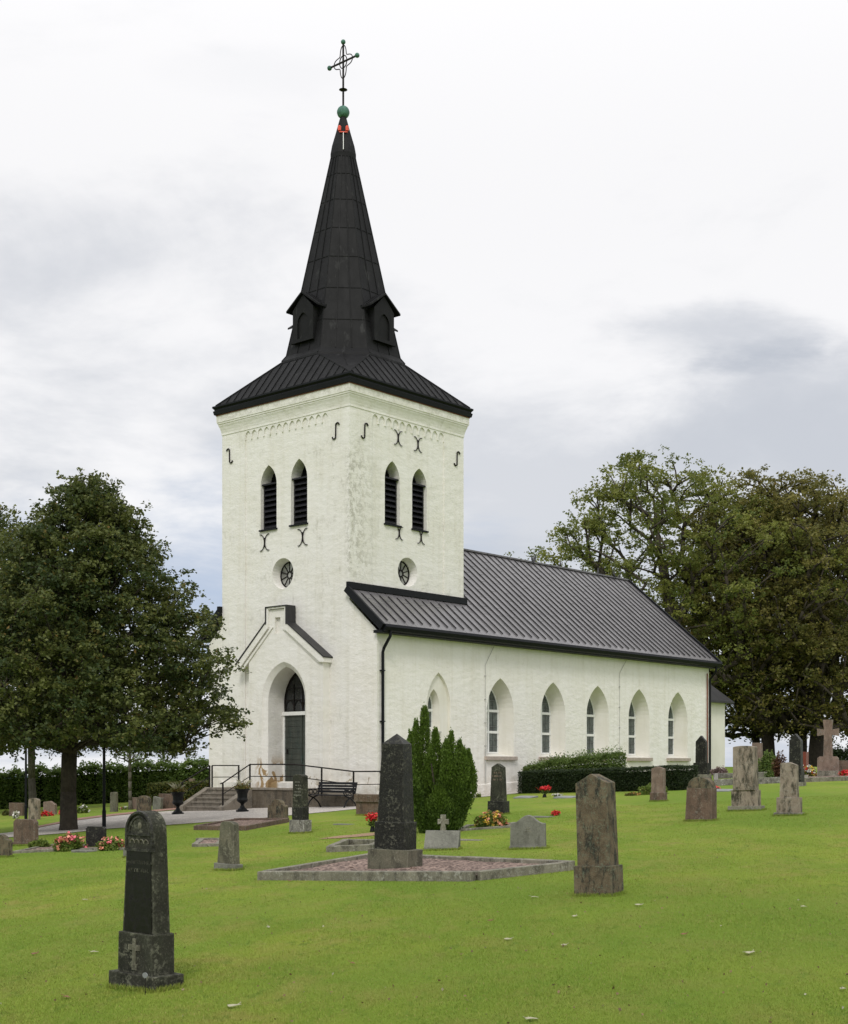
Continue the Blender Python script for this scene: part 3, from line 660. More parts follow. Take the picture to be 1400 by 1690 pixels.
def nave_window(c_, a, z0, spring, apex, d, tiers, mull=True, sill=None):
    w = empty('window', (0, 0, 0)); w.parent = ch; A_ = arch(c_, a, z0, spring, apex)
    b = MB(); face(b, nsouth(-d), A_); b.build('pane', 'pane', w)
    b = MB(); f = nsouth(-d+.03)
    inn = arch(c_, a-.055, z0+.06, spring, apex-.08); face(b, f, A_, [inn]); strip(b, f, inn, nsouth(-d), inn)
    for z in tiers: b.prism([(c_-a, z-.05), (c_+a, z-.05), (c_+a, z+.05), (c_-a, z+.05)], nsouth(-d+.045), nsouth(-d+.002))
    if mull: b.prism([(c_-.05, z0), (c_+.05, z0), (c_+.05, apex-.1), (c_-.05, apex-.1)], nsouth(-d+.042), nsouth(-d+.002))
    b.build('frame', 'white_paint', w)
    b = MB(); f = nsouth(-d+.012); us = [c_+k_*a*.5 for k_ in (-1, 1)] if mull else [c_]
    for u in us: b.bar(f(u, z0), f(u, spring+.35*(apex-spring)), .018)
    z = z0+.28
    while z < apex-.25: b.bar(f(c_-a*.93*(1 if z < spring else .72), z), f(c_+a*.93*(1 if z < spring else .72), z), .018); z += .26
    b.build('glazing_bar', 'lead', w)
    if sill: b = MB(); b.box(c_-sill, c_+sill, NS-.14, NS+d, z0-.27, z0-.12); b.build('sill', 'sill_stone', w, bevel=.015)
for c_ in wins: nave_window(c_-.03, .66, 2.14, 3.78, 4.86, .62, (2.98, 3.82), True, .98)
nave_window(3.19, .27, 3.03, 3.87, 4.42, .42, (3.72,), False); MB().box(2.86, 3.56, NS+.03, NS+.3, 2.88, 2.93).build('sill', 'grey_frame', ch)
# nave roof
OV = .42; ye = NS-OV; slope = (RIDGE+.05-EAVE-.12)/(RY-NS+OV+.0); ez = EAVE+.12
RZ = lambda y: ez+slope*(y-ye)
yn = NN+OV; RZn = lambda y: ez+(RZ(RY)-ez)*(yn-y)/(yn-RY)
x0, x1 = -.16, NE_+.36
rf = MB()
rf.add([(T_E, ye, RZ(ye)), (x1, ye, RZ(ye)), (x1, RY, RZ(RY)), (T_E, RY, RZ(RY))], [(0, 1, 2, 3)])
rf.add([(x0, ye, RZ(ye)), (T_E, ye, RZ(ye)), (T_E, -.0, RZ(0)), (x0, -.0, RZ(0))], [(0, 1, 2, 3)])
rf.add([(T_E, yn, ez), (x1, yn, ez), (x1, RY, RZ(RY)), (T_E, RY, RZ(RY))], [(3, 2, 1, 0)]); rf.add([(x0, yn, ez), (T_E, yn, ez), (T_E, T_N, RZn(T_N)), (x0, T_N, RZn(T_N))], [(3, 2, 1, 0)])
nr = Vector((0, -slope, 1)).normalized()
t = .35
while t < x1-.1:
    ytop = RY if t > T_E+.02 else -.25
    rf.bar(Vector((t, ye+.25, RZ(ye+.25)))+nr*.03, Vector((t, ytop, RZ(ytop)))+nr*.014, .022, .042, nr); t += .475
row = 0
for y in (.1+ye, 1.3+ye, 2.3+ye, 3.3+ye, 4.2+ye):   # staggered cross seams
    row += 1; x = (T_E+.2 if y > -.1 else .35); i = 0
    while x < x1-.6:
        yy = y+(.45 if (i+row) % 2 else 0)
        if not (x < T_E and yy > -.3) and y > ye+.5: rf.bar(Vector((x, yy, RZ(yy)))+nr*.004, Vector((x+.44, yy, RZ(yy)))+nr*.002, .014, .006, nr)
        x += .475; i += 1
rf.bar((T_E, RY, RZ(RY)+.03), (x1, RY, RZ(RY)+.03), .16, .07)
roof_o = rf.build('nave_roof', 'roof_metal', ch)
tm = MB()   # verge boards, flashing, fascia
for a, b in (((x0, ye, RZ(ye)), (x0, 0, RZ(0))), ((x1, ye, RZ(ye)), (x1, RY, RZ(RY))), ((x0, yn, ez), (x0, T_N, RZn(T_N))), ((x1, yn, ez), (x1, RY, RZ(RY)))):
    a, b = Vector(a), Vector(b); tm.bar(a+Vector((0, 0, -.05)), b+Vector((0, 0, -.05)), .10, .26)
tm.bar((x0, -.06, RZ(0)+.06), (T_E+.08, -.06, RZ(0)+.06), .14, .24); tm.bar((x0, T_N+.06, RZn(T_N)+.06), (T_E+.08, T_N+.06, RZn(T_N)+.06), .14, .24)
tm.box(x0, x1, ye+.04, NS+.02, EAVE-.12, EAVE-.02)
tm.box(x0, x1, NN-.02, yn-.04, EAVE-.12, EAVE-.02)
tm.build('verge_board', 'black_trim', ch)
gt = MB()
prof_ = [(-.0, .02), (-.02, .14), (-.15, .16), (-.19, .06), (-.14, -.06), (-.05, -.10), (.03, -.09)]
gt.loft([[Vector((x, ye+p[0]+.06, ez-.10+p[1])) for p in prof_] for x in (x0+.05, x1-.05)])
gt.build('gutter', 'black_trim', ch)
dp = MB(); gx = .22
dp.tube([(gx, ye-.02, ez-.12), (gx, ye-.02, ez-.35), (gx-.02, ye+.06, ez-.48), (gx-.02, NS-.16, ez-.75), (gx-.02, NS-.10, ez-.9), (gx-.02, NS-.10, .35)], .055, 8)
for z in (5.0, 3.2, 1.4): dp.box(gx-.09, gx+.05, NS-.16, NS, z, z+.04)
dp.build('downpipe', 'black_trim', ch, smooth=False)
dp = MB(); dp.tube([(NE_-.05, ye-.02, ez-.12), (NE_-.05, ye, ez-.4), (NE_-.05, NS-.09, ez-.8), (NE_-.05, NS-.09, 1.2)], .055, 8); dp.build('downpipe', 'black_trim', ch)
dp = MB(); dp.tube([(NE_-.22, NS-.05, ez-.5), (NE_-.22, NS-.05, 1.25)], .03, 6); dp.build('conductor_pipe', 'rust_pipe', ch)
for u, zt_ in ((6.1, 5.62), (15.5, 5.75)):
    cb = MB()
    cb.tube([(u+.55, NS-.02, EAVE-.15), (u+.05, NS-.03, zt_), (u, NS-.03, zt_-.1), (u, NS-.03, 2.3)], .011, 4)
    cb.tube([(u, NS-.04, 2.3), (u, NS-.04, 1.0)], .028, 5)
    for z in (5.1, 4.2, 3.3, 2.4): cb.box(u-.03, u+.03, NS-.05, NS, z, z+.04)
    cb.build('lightning_conductor', 'grey_frame', ch)
# chancel
cw = MB(); cw.box(NE_-.05, 28.3, .55, 6.3, 0, 5.0); cw.build('chancel_wall', 'smooth_plaster', ch)
cw = MB(); cw.box(NE_, 28.32, .48, 6.36, 0, 1.45); cw.build('chancel_plinth', 'pink_stone', ch)
cr = MB(); cr.add([(NE_-.05, .2, 4.97), (28.6, .2, 4.97), (28.6, 6.6, 4.97), (NE_-.05, 6.6, 4.97), (NE_-.05, RY, 7.9), (26.6, RY, 7.9)], [(0, 1, 5, 4), (1, 2, 5), (2, 3, 4, 5), (0, 3, 4), (3, 2, 1, 0)])
cr.box(NE_-.05, 28.62, .18, 6.62, 4.88, 4.965); cr.build('chancel_roof', 'dark_roof', ch)
# white base on the south wall
MB().add([(0, NS-.03, 0), (NE_, NS-.03, 0), (NE_, NS-.03, 1.5), (0, NS-.03, .72), (0, NS, 0), (NE_, NS, 0), (NE_, NS, 1.55), (0, NS, .76)], [(0, 1, 2, 3), (3, 2, 6, 7), (0, 3, 7, 4), (1, 2, 6, 5)]).build('wall_base', 'nave_plaster', ch)

# terrace, steps, railing
te = empty('entrance_terrace', P0, CR, 'low brown stone terrace with five steps before the church door', 'steps')
XF = -1.6; YL, YR = 5.95, 3.40
m = MB(); m.prism([(YL, -.3), (-1.75, -.3), (-1.75, .56), (1.2, .80), (YL, .80)], lambda u, z: Vector((XF, u, z)), lambda u, z: Vector((-.10, u, z)))
m.build('terrace_wall', 'wall_stone', te, bevel=.02)
m = MB(); m.prism([(YL+.03, .802), (1.2, .802), (1.2, .86), (YL+.03, .86)], lambda u, z: Vector((XF-.04, u, z-.03)), lambda u, z: Vector((-.36, u, z-.03))); m.build('paving_slab', 'step_stone', te)
for i in range(5):
    zt_ = .02+.16*(i+1)-.02; xx = XF-1.25+i*.25
    m = MB(); m.box(xx, XF+(.0 if i else -.0)-.002, YR+.3, YL-.3, zt_-.16-(.3 if i == 0 else 0), zt_-.05); m.box(xx-.03, xx+.32, YR+.3, YL-.3, zt_-.049, zt_)
    m.build('step', 'step_stone', te)
for y0 in (YR, YL-.28):
    m = MB(); m.prism([(XF-1.42, -.3), (XF-.001, -.3), (XF-.001, .84), (XF-.12, .84), (XF-1.42, .16)], lambda u, z: Vector((u, y0, z)), lambda u, z: Vector((u, y0+.28, z)))
    m.build('side_wall', 'step_stone', te, bevel=.015)
rl = empty('railing', P0, CR, 'thin black iron railing along the steps and sloping ramp', 'railing')
def rail(pts, r=.024): MB().tube(pts, r, 6).build('rail', 'iron', rl)
def post(x, y, z0, z1): MB().bar((x, y, z0), (x, y, z1), .045).build('post', 'iron', rl)
yr, yl = YR+.14, YL-.14; xb = XF-1.3
rail([(xb-.12, yr, 1.0), (xb, yr, 1.03), (XF, yr, 1.70), (XF, 1.2, 1.70), (XF, -1.75, 1.45), (-.1, -1.75, 1.45)])
rail([(xb, yr, .62), (XF, yr, 1.26), (XF, 1.2, 1.26), (XF, -1.75, 1.0), (-.1, -1.75, 1.0)], .016)
for x, y, a, b in ((xb, yr, .2, 1.03), (XF, yr, .8, 1.7), (XF, -.2, .6, 1.58), (XF, -1.75, .5, 1.45)): post(x, y, a, b)
rail([(xb-.12, yl, 1.0), (xb, yl, 1.03), (XF, yl, 1.66)]); rail([(xb, yl, .62), (XF, yl, 1.22)], .016)
rail([(XF+.12, yl, 1.66), (-.12, yl, 1.66)]); rail([(XF+.12, yl, 1.22), (-.12, yl, 1.22)], .016)
for x, y, a, b in ((xb, yl, .2, 1.03), (XF, yl, .8, 1.66), (XF+.12, yl, .8, 1.66), (-.15, yl, .8, 1.66)): post(x, y, a, b)
# bench against the terrace
def loc(x, y, z=None):
    w = P0+Matrix.Rotation(CR, 3, 'Z') @ Vector((x, y, 0)); return Vector((w.x, w.y, gz(w.x, w.y) if z is None else z))
bn = empty('bench', loc(-2.15, -1.25), CR-math.pi/2, 'black park bench with slatted seat and scrolled iron ends', 'bench')   # local -y faces west
for s_ in (-1, 1):
    m = MB(); x = s_*.88
    m.tube([(x, -.32, 0), (x, -.2, .22), (x, -.02, .36), (x, .2, .42), (x, .32, .86)], .026, 6); m.tube([(x, .34, 0), (x, .2, .2), (x, 0, .34), (x, -.26, .42)], .026, 6)
    m.tube([(x, -.26, .42), (x, -.32, .52), (x, -.26, .62), (x, -.05, .64), (x, .24, .64)], .022, 6)
    m.tube([(x, -.14+.09*math.cos(t), .54+.08*math.sin(t)) for t in [2*math.pi*i/12 for i in range(12)]], .015, 5, True)
    m.tube([(x, .06+.08*math.cos(t), .55+.07*math.sin(t)) for t in [2*math.pi*i/12 for i in range(12)]], .015, 5, True)
    m.build('bench_end', 'urn_iron', bn)
m = MB()
for i in range(5): m.box(-.92, .92, -.28+i*.1, -.20+i*.1, .425, .455)
m.build('seat', 'wood_black', bn)
m = MB()
for i in range(4):
    z = .52+i*.095; y = .21+(z-.42)*.27; m.box(-.92, .92, y-.035, y-.005, z, z+.078)
m.build('backrest', 'wood_black', bn)
# iron urns
def urn(px, py, label, tall):
    p = G(px, py); e_ = empty('urn', (p.x, p.y+.2, gz(p.x, p.y+.2)), .3, label, 'urn', 'black urns at the church steps')
    m = MB(); m.box(-.19, .19, -.19, .19, -.05, .07); m.lathe([(.17, .07), (.16, .10), (.09, .16), (.055, .24), (.07, .29), (.17, .36), (.20, .42), (.17, .50), (.175, .62), (.22, .74), (.26, .77), (.26, .80), (.2, .79), (.19, .70)], n=18)
    m.build('vase', 'urn_iron', e_, bevel=0)
    n = 500; C = np.c_[rng.normal(0, .13, n), rng.normal(0, .13, n), .80+np.abs(rng.normal(0, .07, n))]
    leaves('foliage', 'autumn_hedge_leaf', C, .07, e_, tintf=rng.uniform(.6, 1, n))
    m = MB()
    for i in range(14):
        a = i*2.4; l = tall*(.6+.4*random.random()); lean = .10+.25*random.random()
        m.add([(.02*math.cos(a+1.5), .02*math.sin(a+1.5), .8), (-.02*math.cos(a+1.5), -.02*math.sin(a+1.5), .8), (lean*.6*math.cos(a), lean*.6*math.sin(a), .8+l*.75), (lean*1.2*math.cos(a), lean*1.2*math.sin(a), .8+l)], [(0, 1, 2), (0, 2, 3)])
    m.build('grass_spike', 'pale_leaf', e_)
urn(399, 1340.5, 'black footed iron urn right of the entrance steps', .42); urn(292, 1344.5, 'black footed iron urn standing left of the entrance steps', .38)

# ------------------------------------------------------------------ gravestones
def outline(kind, w, h, tp=1., pk=.12):
    a = w/2; b = a*tp
    if kind == 'gable': return [(-a, 0), (a, 0), (b, h*(1-pk)), (0, h), (-b, h*(1-pk))]
    if kind == 'slant': return [(-a, 0), (a, 0), (b, h*(1-pk)), (-b, h)]
    if kind == 'lslant': return [(-a, 0), (a, 0), (b, h*(1-pk)), (b*.1, h), (-b, h*(1-pk*.3))]
    if kind == 'round': return [(-a, 0), (a, 0)]+[(b*math.cos(math.pi*i/14), h-b*.95+b*.95*math.sin(math.pi*i/14)) for i in range(15)]
    if kind == 'seg': return [(-a, 0), (a, 0)]+[(b*math.cos(math.pi*i/14), h*(1-pk)+h*pk*math.sin(math.pi*i/14)) for i in range(15)]
    if kind == 'ogee':
        p = []
        for i in range(13):
            t = i/12; x = b*(1-2*t); s_ = abs(1-2*t); p.append((x, h*(1-pk)+h*pk*(.5+.5*math.cos(math.pi*min(1, s_*1.15)))))
        return [(-a, 0), (a, 0)]+p
    if kind == 'shoulder':   # square shoulders, arched middle
        r = b*.62; return [(-a, 0), (a, 0), (b, h*(1-pk)-.0), (b*.9, h*(1-pk)+.05*h), (r, h*(1-pk)+.06*h)]+[(r*math.cos(math.pi*i/10), h*(1-pk)+.06*h+(h*pk-.06*h)*math.sin(math.pi*i/10)) for i in range(1, 10)]+[(-r, h*(1-pk)+.06*h), (-b*.9, h*(1-pk)+.05*h), (-b, h*(1-pk))]
    if kind == 'chamfer': return [(-a, 0), (a, 0), (b, h*(1-pk)), (b*.8, h), (-b*.8, h), (-b, h*(1-pk))]
    return [(-a, 0), (a, 0), (b, h), (-b, h)]
BASES = []
def grave(name, label, px, py, phi, tiers, tilt=(0, 0), cat='gravestone', group='gravestones on the lawn', rows=None):
    """tiers bottom to top: (part, front_px, side_px, top_y_px, kind, taper, peak, material)"""
    a = math.atan((px-CX)/F); fe = abs(R(phi)+a); c0 = G(px, py); Y = c0.y
    k_ = Y/F*math.hypot(1, (px-CX)/F)
    dims = [(t[1]*k_/max(math.cos(fe), .3), t[2]*k_/max(math.sin(fe), .25)) for t in tiers]
    off = .5*(dims[0][0]*math.sin(fe)+dims[0][1]*math.cos(fe)); Y += off; k_ = Y/F
    dims = [(t[1]*k_/max(math.cos(fe), .3), t[2]*k_/max(math.sin(fe), .25)) for t in tiers]
    X = (px-CX)/F*Y; z0 = gz(X, Y); BASES.append((X, Y, R(phi), dims[0][0], dims[0][1])); root = empty(name, (X, Y, z0), R(phi), label, cat, group)
    root.rotation_euler = (R(tilt[1]), R(tilt[0]), R(phi)); zb_ = -.08; objs = []
    for (part, _, _, ty, kind, tp, pk, mt), (w, t) in zip(tiers, dims):
        zt_ = zpx(ty, Y)-z0; m = MB(); h = zt_-zb_
        if kind == 'pyramid':
            hb = h*(1-pk); a_ = w/2; b_ = t/2
            m.loft([[Vector((x*f_, y*f_, z)) for x, y in ((-a_, -b_), (a_, -b_), (a_, b_), (-a_, b_))] for f_, z in ((1, zb_), (tp, zb_+hb), (.02, zb_+h))])
        elif kind == 'wedge':
            m.prism([(-t/2, zb_), (t/2, zb_), (t/2, zt_), (t*.15, zt_), (-t/2, zb_+h*.3)], lambda u, z: Vector((-w/2, u, z)), lambda u, z: Vector((w/2, u, z)))
        elif kind == 'cross':
            a_ = w/2; q = a_*tp
            o_ = [(-q, 0), (q, 0), (q*.85, h*pk-q*.6), (a_, h*pk-q*.85), (a_, h*pk+q*.85), (q*.85, h*pk+q*.6), (q*1.1, h), (-q*1.1, h), (-q*.85, h*pk+q*.6), (-a_, h*pk+q*.85), (-a_, h*pk-q*.85), (-q*.85, h*pk-q*.6)]
            m.prism([(x, z+zb_) for x, z in o_], lambda u, z: Vector((u, -t/2, z)), lambda u, z: Vector((u, t/2, z)))
        else:
            t2 = t/2; tt = 1-(1-tp)*.6
            m.prism([(x, z+zb_) for x, z in outline(kind, w, h, tp, pk)], lambda u, z: Vector((u, -t2*(1-(1-tt)*(z-zb_)/h), z)), lambda u, z: Vector((u, t2*(1-(1-tt)*(z-zb_)/h), z)))
        o = m.build(part, mt, root, bevel=min(.006, w*.02)); objs.append((o, w, t, zb_, zt_)); zb_ = zt_-.0015
    if rows:
        o, w, t, za, zc = objs[-1]; rr = random.Random(px)
        for fr_, wf, hh in rows[0]:
            m = MB()
            z = za+(zc-za)*fr_; x = -w*wf/2; y_ = -t/2*(1-(1-(1-(1-tiers[-1][5])*.6))*fr_)-.0015
            while x < w*wf/2:
                l = rr.uniform(.012, .035)
                if rr.random() < .85: m.box(x, x+l, y_-.001, y_+.004, z, z+hh*rr.uniform(.8, 1))
                x += l+.008+(.02 if rr.random() < .15 else 0)
            m.build('inscription_line', rows[1], root)
    return root, objs, Y
# front arched obelisk with cross
r1, ob1, Y1 = grave('gravestone', 'tall black tapering headstone with arched top and carved cross, nearest the viewer', 241, 1640, -41,
    [('base', 73, 49, 1604, 'flat', 1, 0, 'lichen_granite'), ('plinth', 55, 37, 1538, 'flat', .98, 0, 'lichen_granite'), ('headstone', 51, 26, 1338, 'round', .80, .1, 'lichen_granite')], (0.6, 0), rows=None)
o, w, t, za, zc = ob1[2]; h = zc-za
m = MB(); fy = lambda z, e_=0: -t/2*(1-.12*(z-za)/h)-e_
def frontbox(m, x0_, x1_, z0_, z1_, e0, e1):
    m.add([(x0_, fy(z0_, e0), z0_), (x1_, fy(z0_, e0), z0_), (x1_, fy(z1_, e0), z1_), (x0_, fy(z1_, e0), z1_), (x0_, fy(z0_, e1), z0_), (x1_, fy(z0_, e1), z0_), (x1_, fy(z1_, e1), z1_), (x0_, fy(z1_, e1), z1_)], [(3, 2, 1, 0), (4, 5, 6, 7), (0, 1, 5, 4), (1, 2, 6, 5), (2, 3, 7, 6), (3, 0, 4, 7)])
wz = lambda z: w/2*(1-.2*(z-za)/h)
m = MB(); zA, zB = za+.01, za+h*.67
m.add([(-wz(zA)*.86, fy(zA, .006), zA), (wz(zA)*.86, fy(zA, .006), zA), (wz(zB)*.86, fy(zB, .006), zB), (-wz(zB)*.86, fy(zB, .006), zB), (-wz(zA)*.86, fy(zA), zA), (wz(zA)*.86, fy(zA), zA), (wz(zB)*.86, fy(zB), zB), (-wz(zB)*.86, fy(zB), zB)], [(0, 1, 2, 3), (0, 1, 5, 4), (1, 2, 6, 5), (2, 3, 7, 6), (3, 0, 4, 7)])
m.build('polished_panel', 'polished_granite', r1)
m = MB(); zc0, zc1 = za+h*.69, za+h*.80; ww = wz(zc0)
frontbox(m, -ww, ww, zc0-.02, zc0, .014, -.02); frontbox(m, -ww, ww, zc1, zc1+.018, .014, -.02); frontbox(m, -ww, -ww+.02, zc0, zc1, .013, -.02); frontbox(m, ww-.02, ww, zc0, zc1, .013, -.02)
rr_ = ww*.92
m.tube([(rr_*math.cos(t_), fy(zc1, .004), zc1+.02+rr_*1.02*math.sin(t_)) for t_ in [math.pi*i/14 for i in range(15)]], .016, 5)
m.tube([(rr_*.78*math.cos(t_), fy(zc1, .0), zc1+.02+rr_*.8*math.sin(t_)) for t_ in [math.pi*i/14 for i in range(15)]], .010, 5)
m.build('moulding', 'black_granite', r1)
m = MB()    # carved ornament of the name band
for i in range(4): m.tube([(-.09+i*.06+.03*math.cos(q), fy(zc0, .003), zc0+.045+.03*math.sin(q)) for q in [math.pi*j/7 for j in range(8)]], .006, 4)
m.build('carved_ornament', 'mossy_granite', r1); MB().ball((0, fy(zc1, -.005), zc1+.08), .03, 8, (1, .3, 1)).build('carved_rosette', 'mossy_granite', r1)
m = MB(); rr = random.Random(3)
for zf, hw_ in ((.565, .16), (.50, .13)):
    x = -hw_; z = za+h*zf; m = MB()
    while x < hw_:
        l = rr.uniform(.012, .022); frontbox(m, x, x+l*.35, z, z+.03, .0075, .005); frontbox(m, x+l*.35, x+l, z+(.0 if rr.random() < .5 else .022), z+(.006 if rr.random() < .5 else .03), .0075, .005); x += l+.008
    m.build('inscription_line', 'lichen_granite', r1)
o, w, t, za, zc = ob1[1]; m = MB(); y_ = -t/2-.004
m.box(-.02, .02, y_-.004, y_+.01, za+.03, zc-.04); m.box(-.075, .075, y_-.0045, y_+.01, za+(zc-za)*.58, za+(zc-za)*.58+.045)
m.box(-.032, .032, y_-.003, y_+.01, za+.03, za+.08); m.build('carved_cross', 'mossy_granite', r1)
p_ = G(237, 1641); sg = empty('grave_marker', (p_.x+.02, p_.y-.03, p_.z), R(-41), 'small oval metal tag on a thin pin before the nearest black headstone', 'marker')
m = MB(); m.bar((0, 0, -.03), (0, 0, .14), .005); m.build('pin', 'iron', sg)
m = MB(); m.loft([[Vector((.032*math.cos(q), y__, .155+.022*math.sin(q))) for q in [2*math.pi*i/14 for i in range(14)]] for y__ in (-.004, .002)]); m.build('tag_plate', 'plaque', sg)
# the obelisk
grave('obelisk', 'tall black obelisk with pyramid top and pale lichen streak, inside the gravel plot', 652, 1443, -30,
    [('base', 66, 25, 1401, 'flat', 1, 0, 'mossy_granite'), ('plinth', 50, 20, 1356, 'flat', .99, 0, 'black_granite'), ('shaft', 43, 18, 1211, 'pyramid', .80, .115, 'black_granite')], (1, 0), 'obelisk', 'gravestones on the lawn')
grave('gravestone', 'brown weathered slab with shallow gable top, right of the gravel plot', 989, 1481, -33,
    [('plinth', 62, 20, 1428, 'flat', .985, 0, 'brown_stone'), ('headstone', 53, 15, 1277, 'gable', .96, .10, 'brown_stone')], (-2.2, 0))
grave('gravestone', 'narrow mossy stone leaning right on a flat base, left of the gravel plot', 377, 1438, -36,
    [('base', 34, 14, 1425, 'flat', 1, 0, 'grey_stone'), ('headstone', 27, 10, 1355, 'seg', .80, .08, 'mossy_granite')], (2.2, 0))
grave('gravestone', 'slender black pillar stone on a white lichened base, before the church door', 496, 1376, -38,
    [('base', 24, 13, 1353, 'flat', 1, 0, 'white_lichen_stone'), ('plinth', 18, 10, 1332, 'flat', 1, 0, 'black_granite'), ('headstone', 16, 10, 1278, 'seg', .95, .07, 'lichen_granite')], rows=([(.35, .7, .03), (.45, .7, .03), (.55, .6, .03), (.65, .7, .03), (.75, .5, .03)], 'grey_stone'))
grave('gravestone', 'small brown stone with arched shoulders, left of the slender black pillar', 459, 1357, -34,
    [('headstone', 28, 7, 1319, 'shoulder', .97, .28, 'brown_stone')])
grave('box_tomb', 'red brown box tomb with a thick lid, half hidden by the black obelisk', 618, 1346, -38,
    [('chest', 44, 16, 1323, 'flat', 1.03, 0, 'red_stone'), ('lid', 48, 20, 1311, 'flat', 1.0, 0, 'red_stone')], cat='tomb')
rw, obw, Yw = grave('gravestone', 'low grey slanted block carrying a small stone cross', 730, 1404, -12,
    [('block', 56, 6, 1371, 'wedge', 1, 0, 'grey_stone')])
w, t, za, zc = obw[0][1:]; k_ = Yw/F; ccr = MB(); hh = 27*k_
o_ = [(-4.5, 0), (4.5, 0), (3.6, 12), (9, 11), (9, 20), (4, 19.5), (4.3, 27), (-4.3, 27), (-4, 19.5), (-9, 20), (-9, 11), (-3.6, 12)]
ccr.prism([(x*k_, zc-.01+z*k_) for x, z in o_], lambda u, z: Vector((u, t*.22, z)), lambda u, z: Vector((u, t*.22+.08, z))); ccr.build('stone_cross', 'kerb_stone', rw, bevel=.008)
grave('gravestone', 'smooth grey headstone with a curved ogee top on open grass', 872, 1402, -12,
    [('base', 60, 5, 1396, 'flat', 1, 0, 'grey_stone'), ('headstone', 58, 4, 1345, 'ogee', .97, .26, 'grey_stone')], rows=([(.45, .12, .02), (.52, .12, .02), (.58, .1, .02)], 'kerb_stone'))
grave('gravestone', 'dark tapering stone with gabled top behind orange flowers, near the nave wall', 823, 1345, -33,
    [('plinth', 27, 10, 1322, 'flat', .97, 0, 'black_granite'), ('headstone', 22, 6, 1260, 'gable', .82, .10, 'lichen_granite')], rows=([(.55, .7, .05), (.64, .7, .05), (.73, .6, .05)], 'red_stone'))
grave('gravestone', 'slim pink stone with a pointed top by the end of the clipped hedge', 1087, 1323, -33,
    [('plinth', 25, 4, 1308, 'flat', .98, 0, 'red_stone'), ('headstone', 21, 3, 1265, 'gable', .96, .08, 'pink_stone')])
grave('gravestone', 'black pointed stone on a stepped base close to the nave corner', 1158, 1290, -33,
    [('base', 28, 5, 1278, 'flat', 1, 0, 'kerb_stone'), ('plinth', 23, 4, 1259, 'flat', 1, 0, 'black_granite'), ('headstone', 17, 3, 1214, 'gable', .95, .22, 'black_granite')])
grave('gravestone', 'reddish stone with rounded mossy top and sloping foot, left of two tall tan stones', 1157, 1356, -38,
    [('headstone', 43, 9, 1300, 'flat', .93, 0, 'red_stone'), ('crown', 39, 9, 1282, 'seg', .93, .85, 'brown_stone')], (1.5, 0), rows=None)
grave('gravestone', 'largest tan stone on a two stepped base with dark streaks', 1232, 1339, -28,
    [('base', 53, 7, 1330, 'flat', 1, 0, 'kerb_stone'), ('plinth', 42, 6, 1304, 'flat', 1, 0, 'tan_stone'), ('headstone', 35, 7, 1231, 'seg', .93, .03, 'tan_stone')], (-1.2, 0))
grave('gravestone', 'shorter tan stone with chipped slanting top on a two stepped base', 1303, 1347, -28,
    [('base', 45, 6, 1341, 'flat', 1, 0, 'kerb_stone'), ('plinth', 37, 5, 1316, 'flat', 1, 0, 'tan_stone'), ('headstone', 28, 4, 1258, 'lslant', .9, .08, 'tan_stone')])
grave('gravestone', 'slim pink brown stone half hidden behind the largest tan stone', 1250, 1282, -28,
    [('plinth', 18, 3, 1262, 'flat', 1, 0, 'kerb_stone'), ('headstone', 15, 3, 1226, 'flat', .95, 0, 'pink_stone')])
grave('gravestone', 'black pointed stone behind the shorter tan stone', 1314, 1298, -30,
    [('base', 27, 6, 1291, 'flat', 1, 0, 'kerb_stone'), ('plinth', 22, 5, 1268, 'flat', 1, 0, 'black_granite'), ('headstone', 19, 4, 1211, 'gable', .94, .20, 'black_granite')])
grave('gravestone', 'low square polished red stone beside the black pointed stone', 1322, 1276, -30,
    [('headstone', 21, 4, 1241, 'flat', 1, 0, 'red_granite')], rows=([(.6, .6, .05), (.4, .5, .05), (.25, .5, .05)], 'white_paint'))
grave('stone_cross', 'tall pinkish stone cross on a block base at the right edge', 1367, 1285, -22,
    [('base', 34, 3, 1272, 'flat', 1, 0, 'kerb_stone'), ('plinth', 34, 3, 1248.5, 'chamfer', .98, .12, 'pink_stone'), ('cross', 34, 3, 1188, 'cross', .42, .66, 'pink_stone')], cat='cross')
grave('gravestone', 'low wide brown stone right of the tall stone cross', 1400, 1282, -22, [('headstone', 30, 4, 1255, 'flat', 1, 0, 'red_stone')])
# left cluster
grave('gravestone', 'wide low dark red stone near the left hedge', 29, 1347, -34, [('headstone', 21, 6, 1325, 'flat', 1, 0, 'red_stone')])
grave('gravestone', 'pale tall stone with rounded top beside the left lamp post', 57, 1353, -34, [('headstone', 16, 4, 1317, 'seg', .96, .10, 'tan_stone')])
grave('gravestone', 'pinkish stone with sloped top behind red flowers near the hedge', 83, 1345, -34, [('headstone', 19, 4, 1322, 'lslant', .95, .22, 'pink_stone')])
grave('gravestone', 'broad brown block with curved shoulders left of the big lime trunk', 43, 1397, -34, [('plinth', 35, 8, 1390, 'flat', 1, 0, 'red_stone'), ('headstone', 33, 7, 1352, 'chamfer', 1, .12, 'red_stone')])
grave('gravestone', 'brown scroll topped stone cut off by the left edge', 2, 1416, -34, [('headstone', 30, 7, 1377, 'shoulder', .98, .22, 'brown_stone')])
grave('gravestone', 'low black stone with rounded corners among pink roses', 159, 1401, -28, [('headstone', 30, 4, 1364, 'chamfer', .98, .08, 'black_granite')])
grave('gravestone', 'narrow grey green stone standing alone beyond the gravel path', 188.5, 1340, -32, [('headstone', 11, 3, 1307, 'seg', .88, .05, 'mossy_granite')])
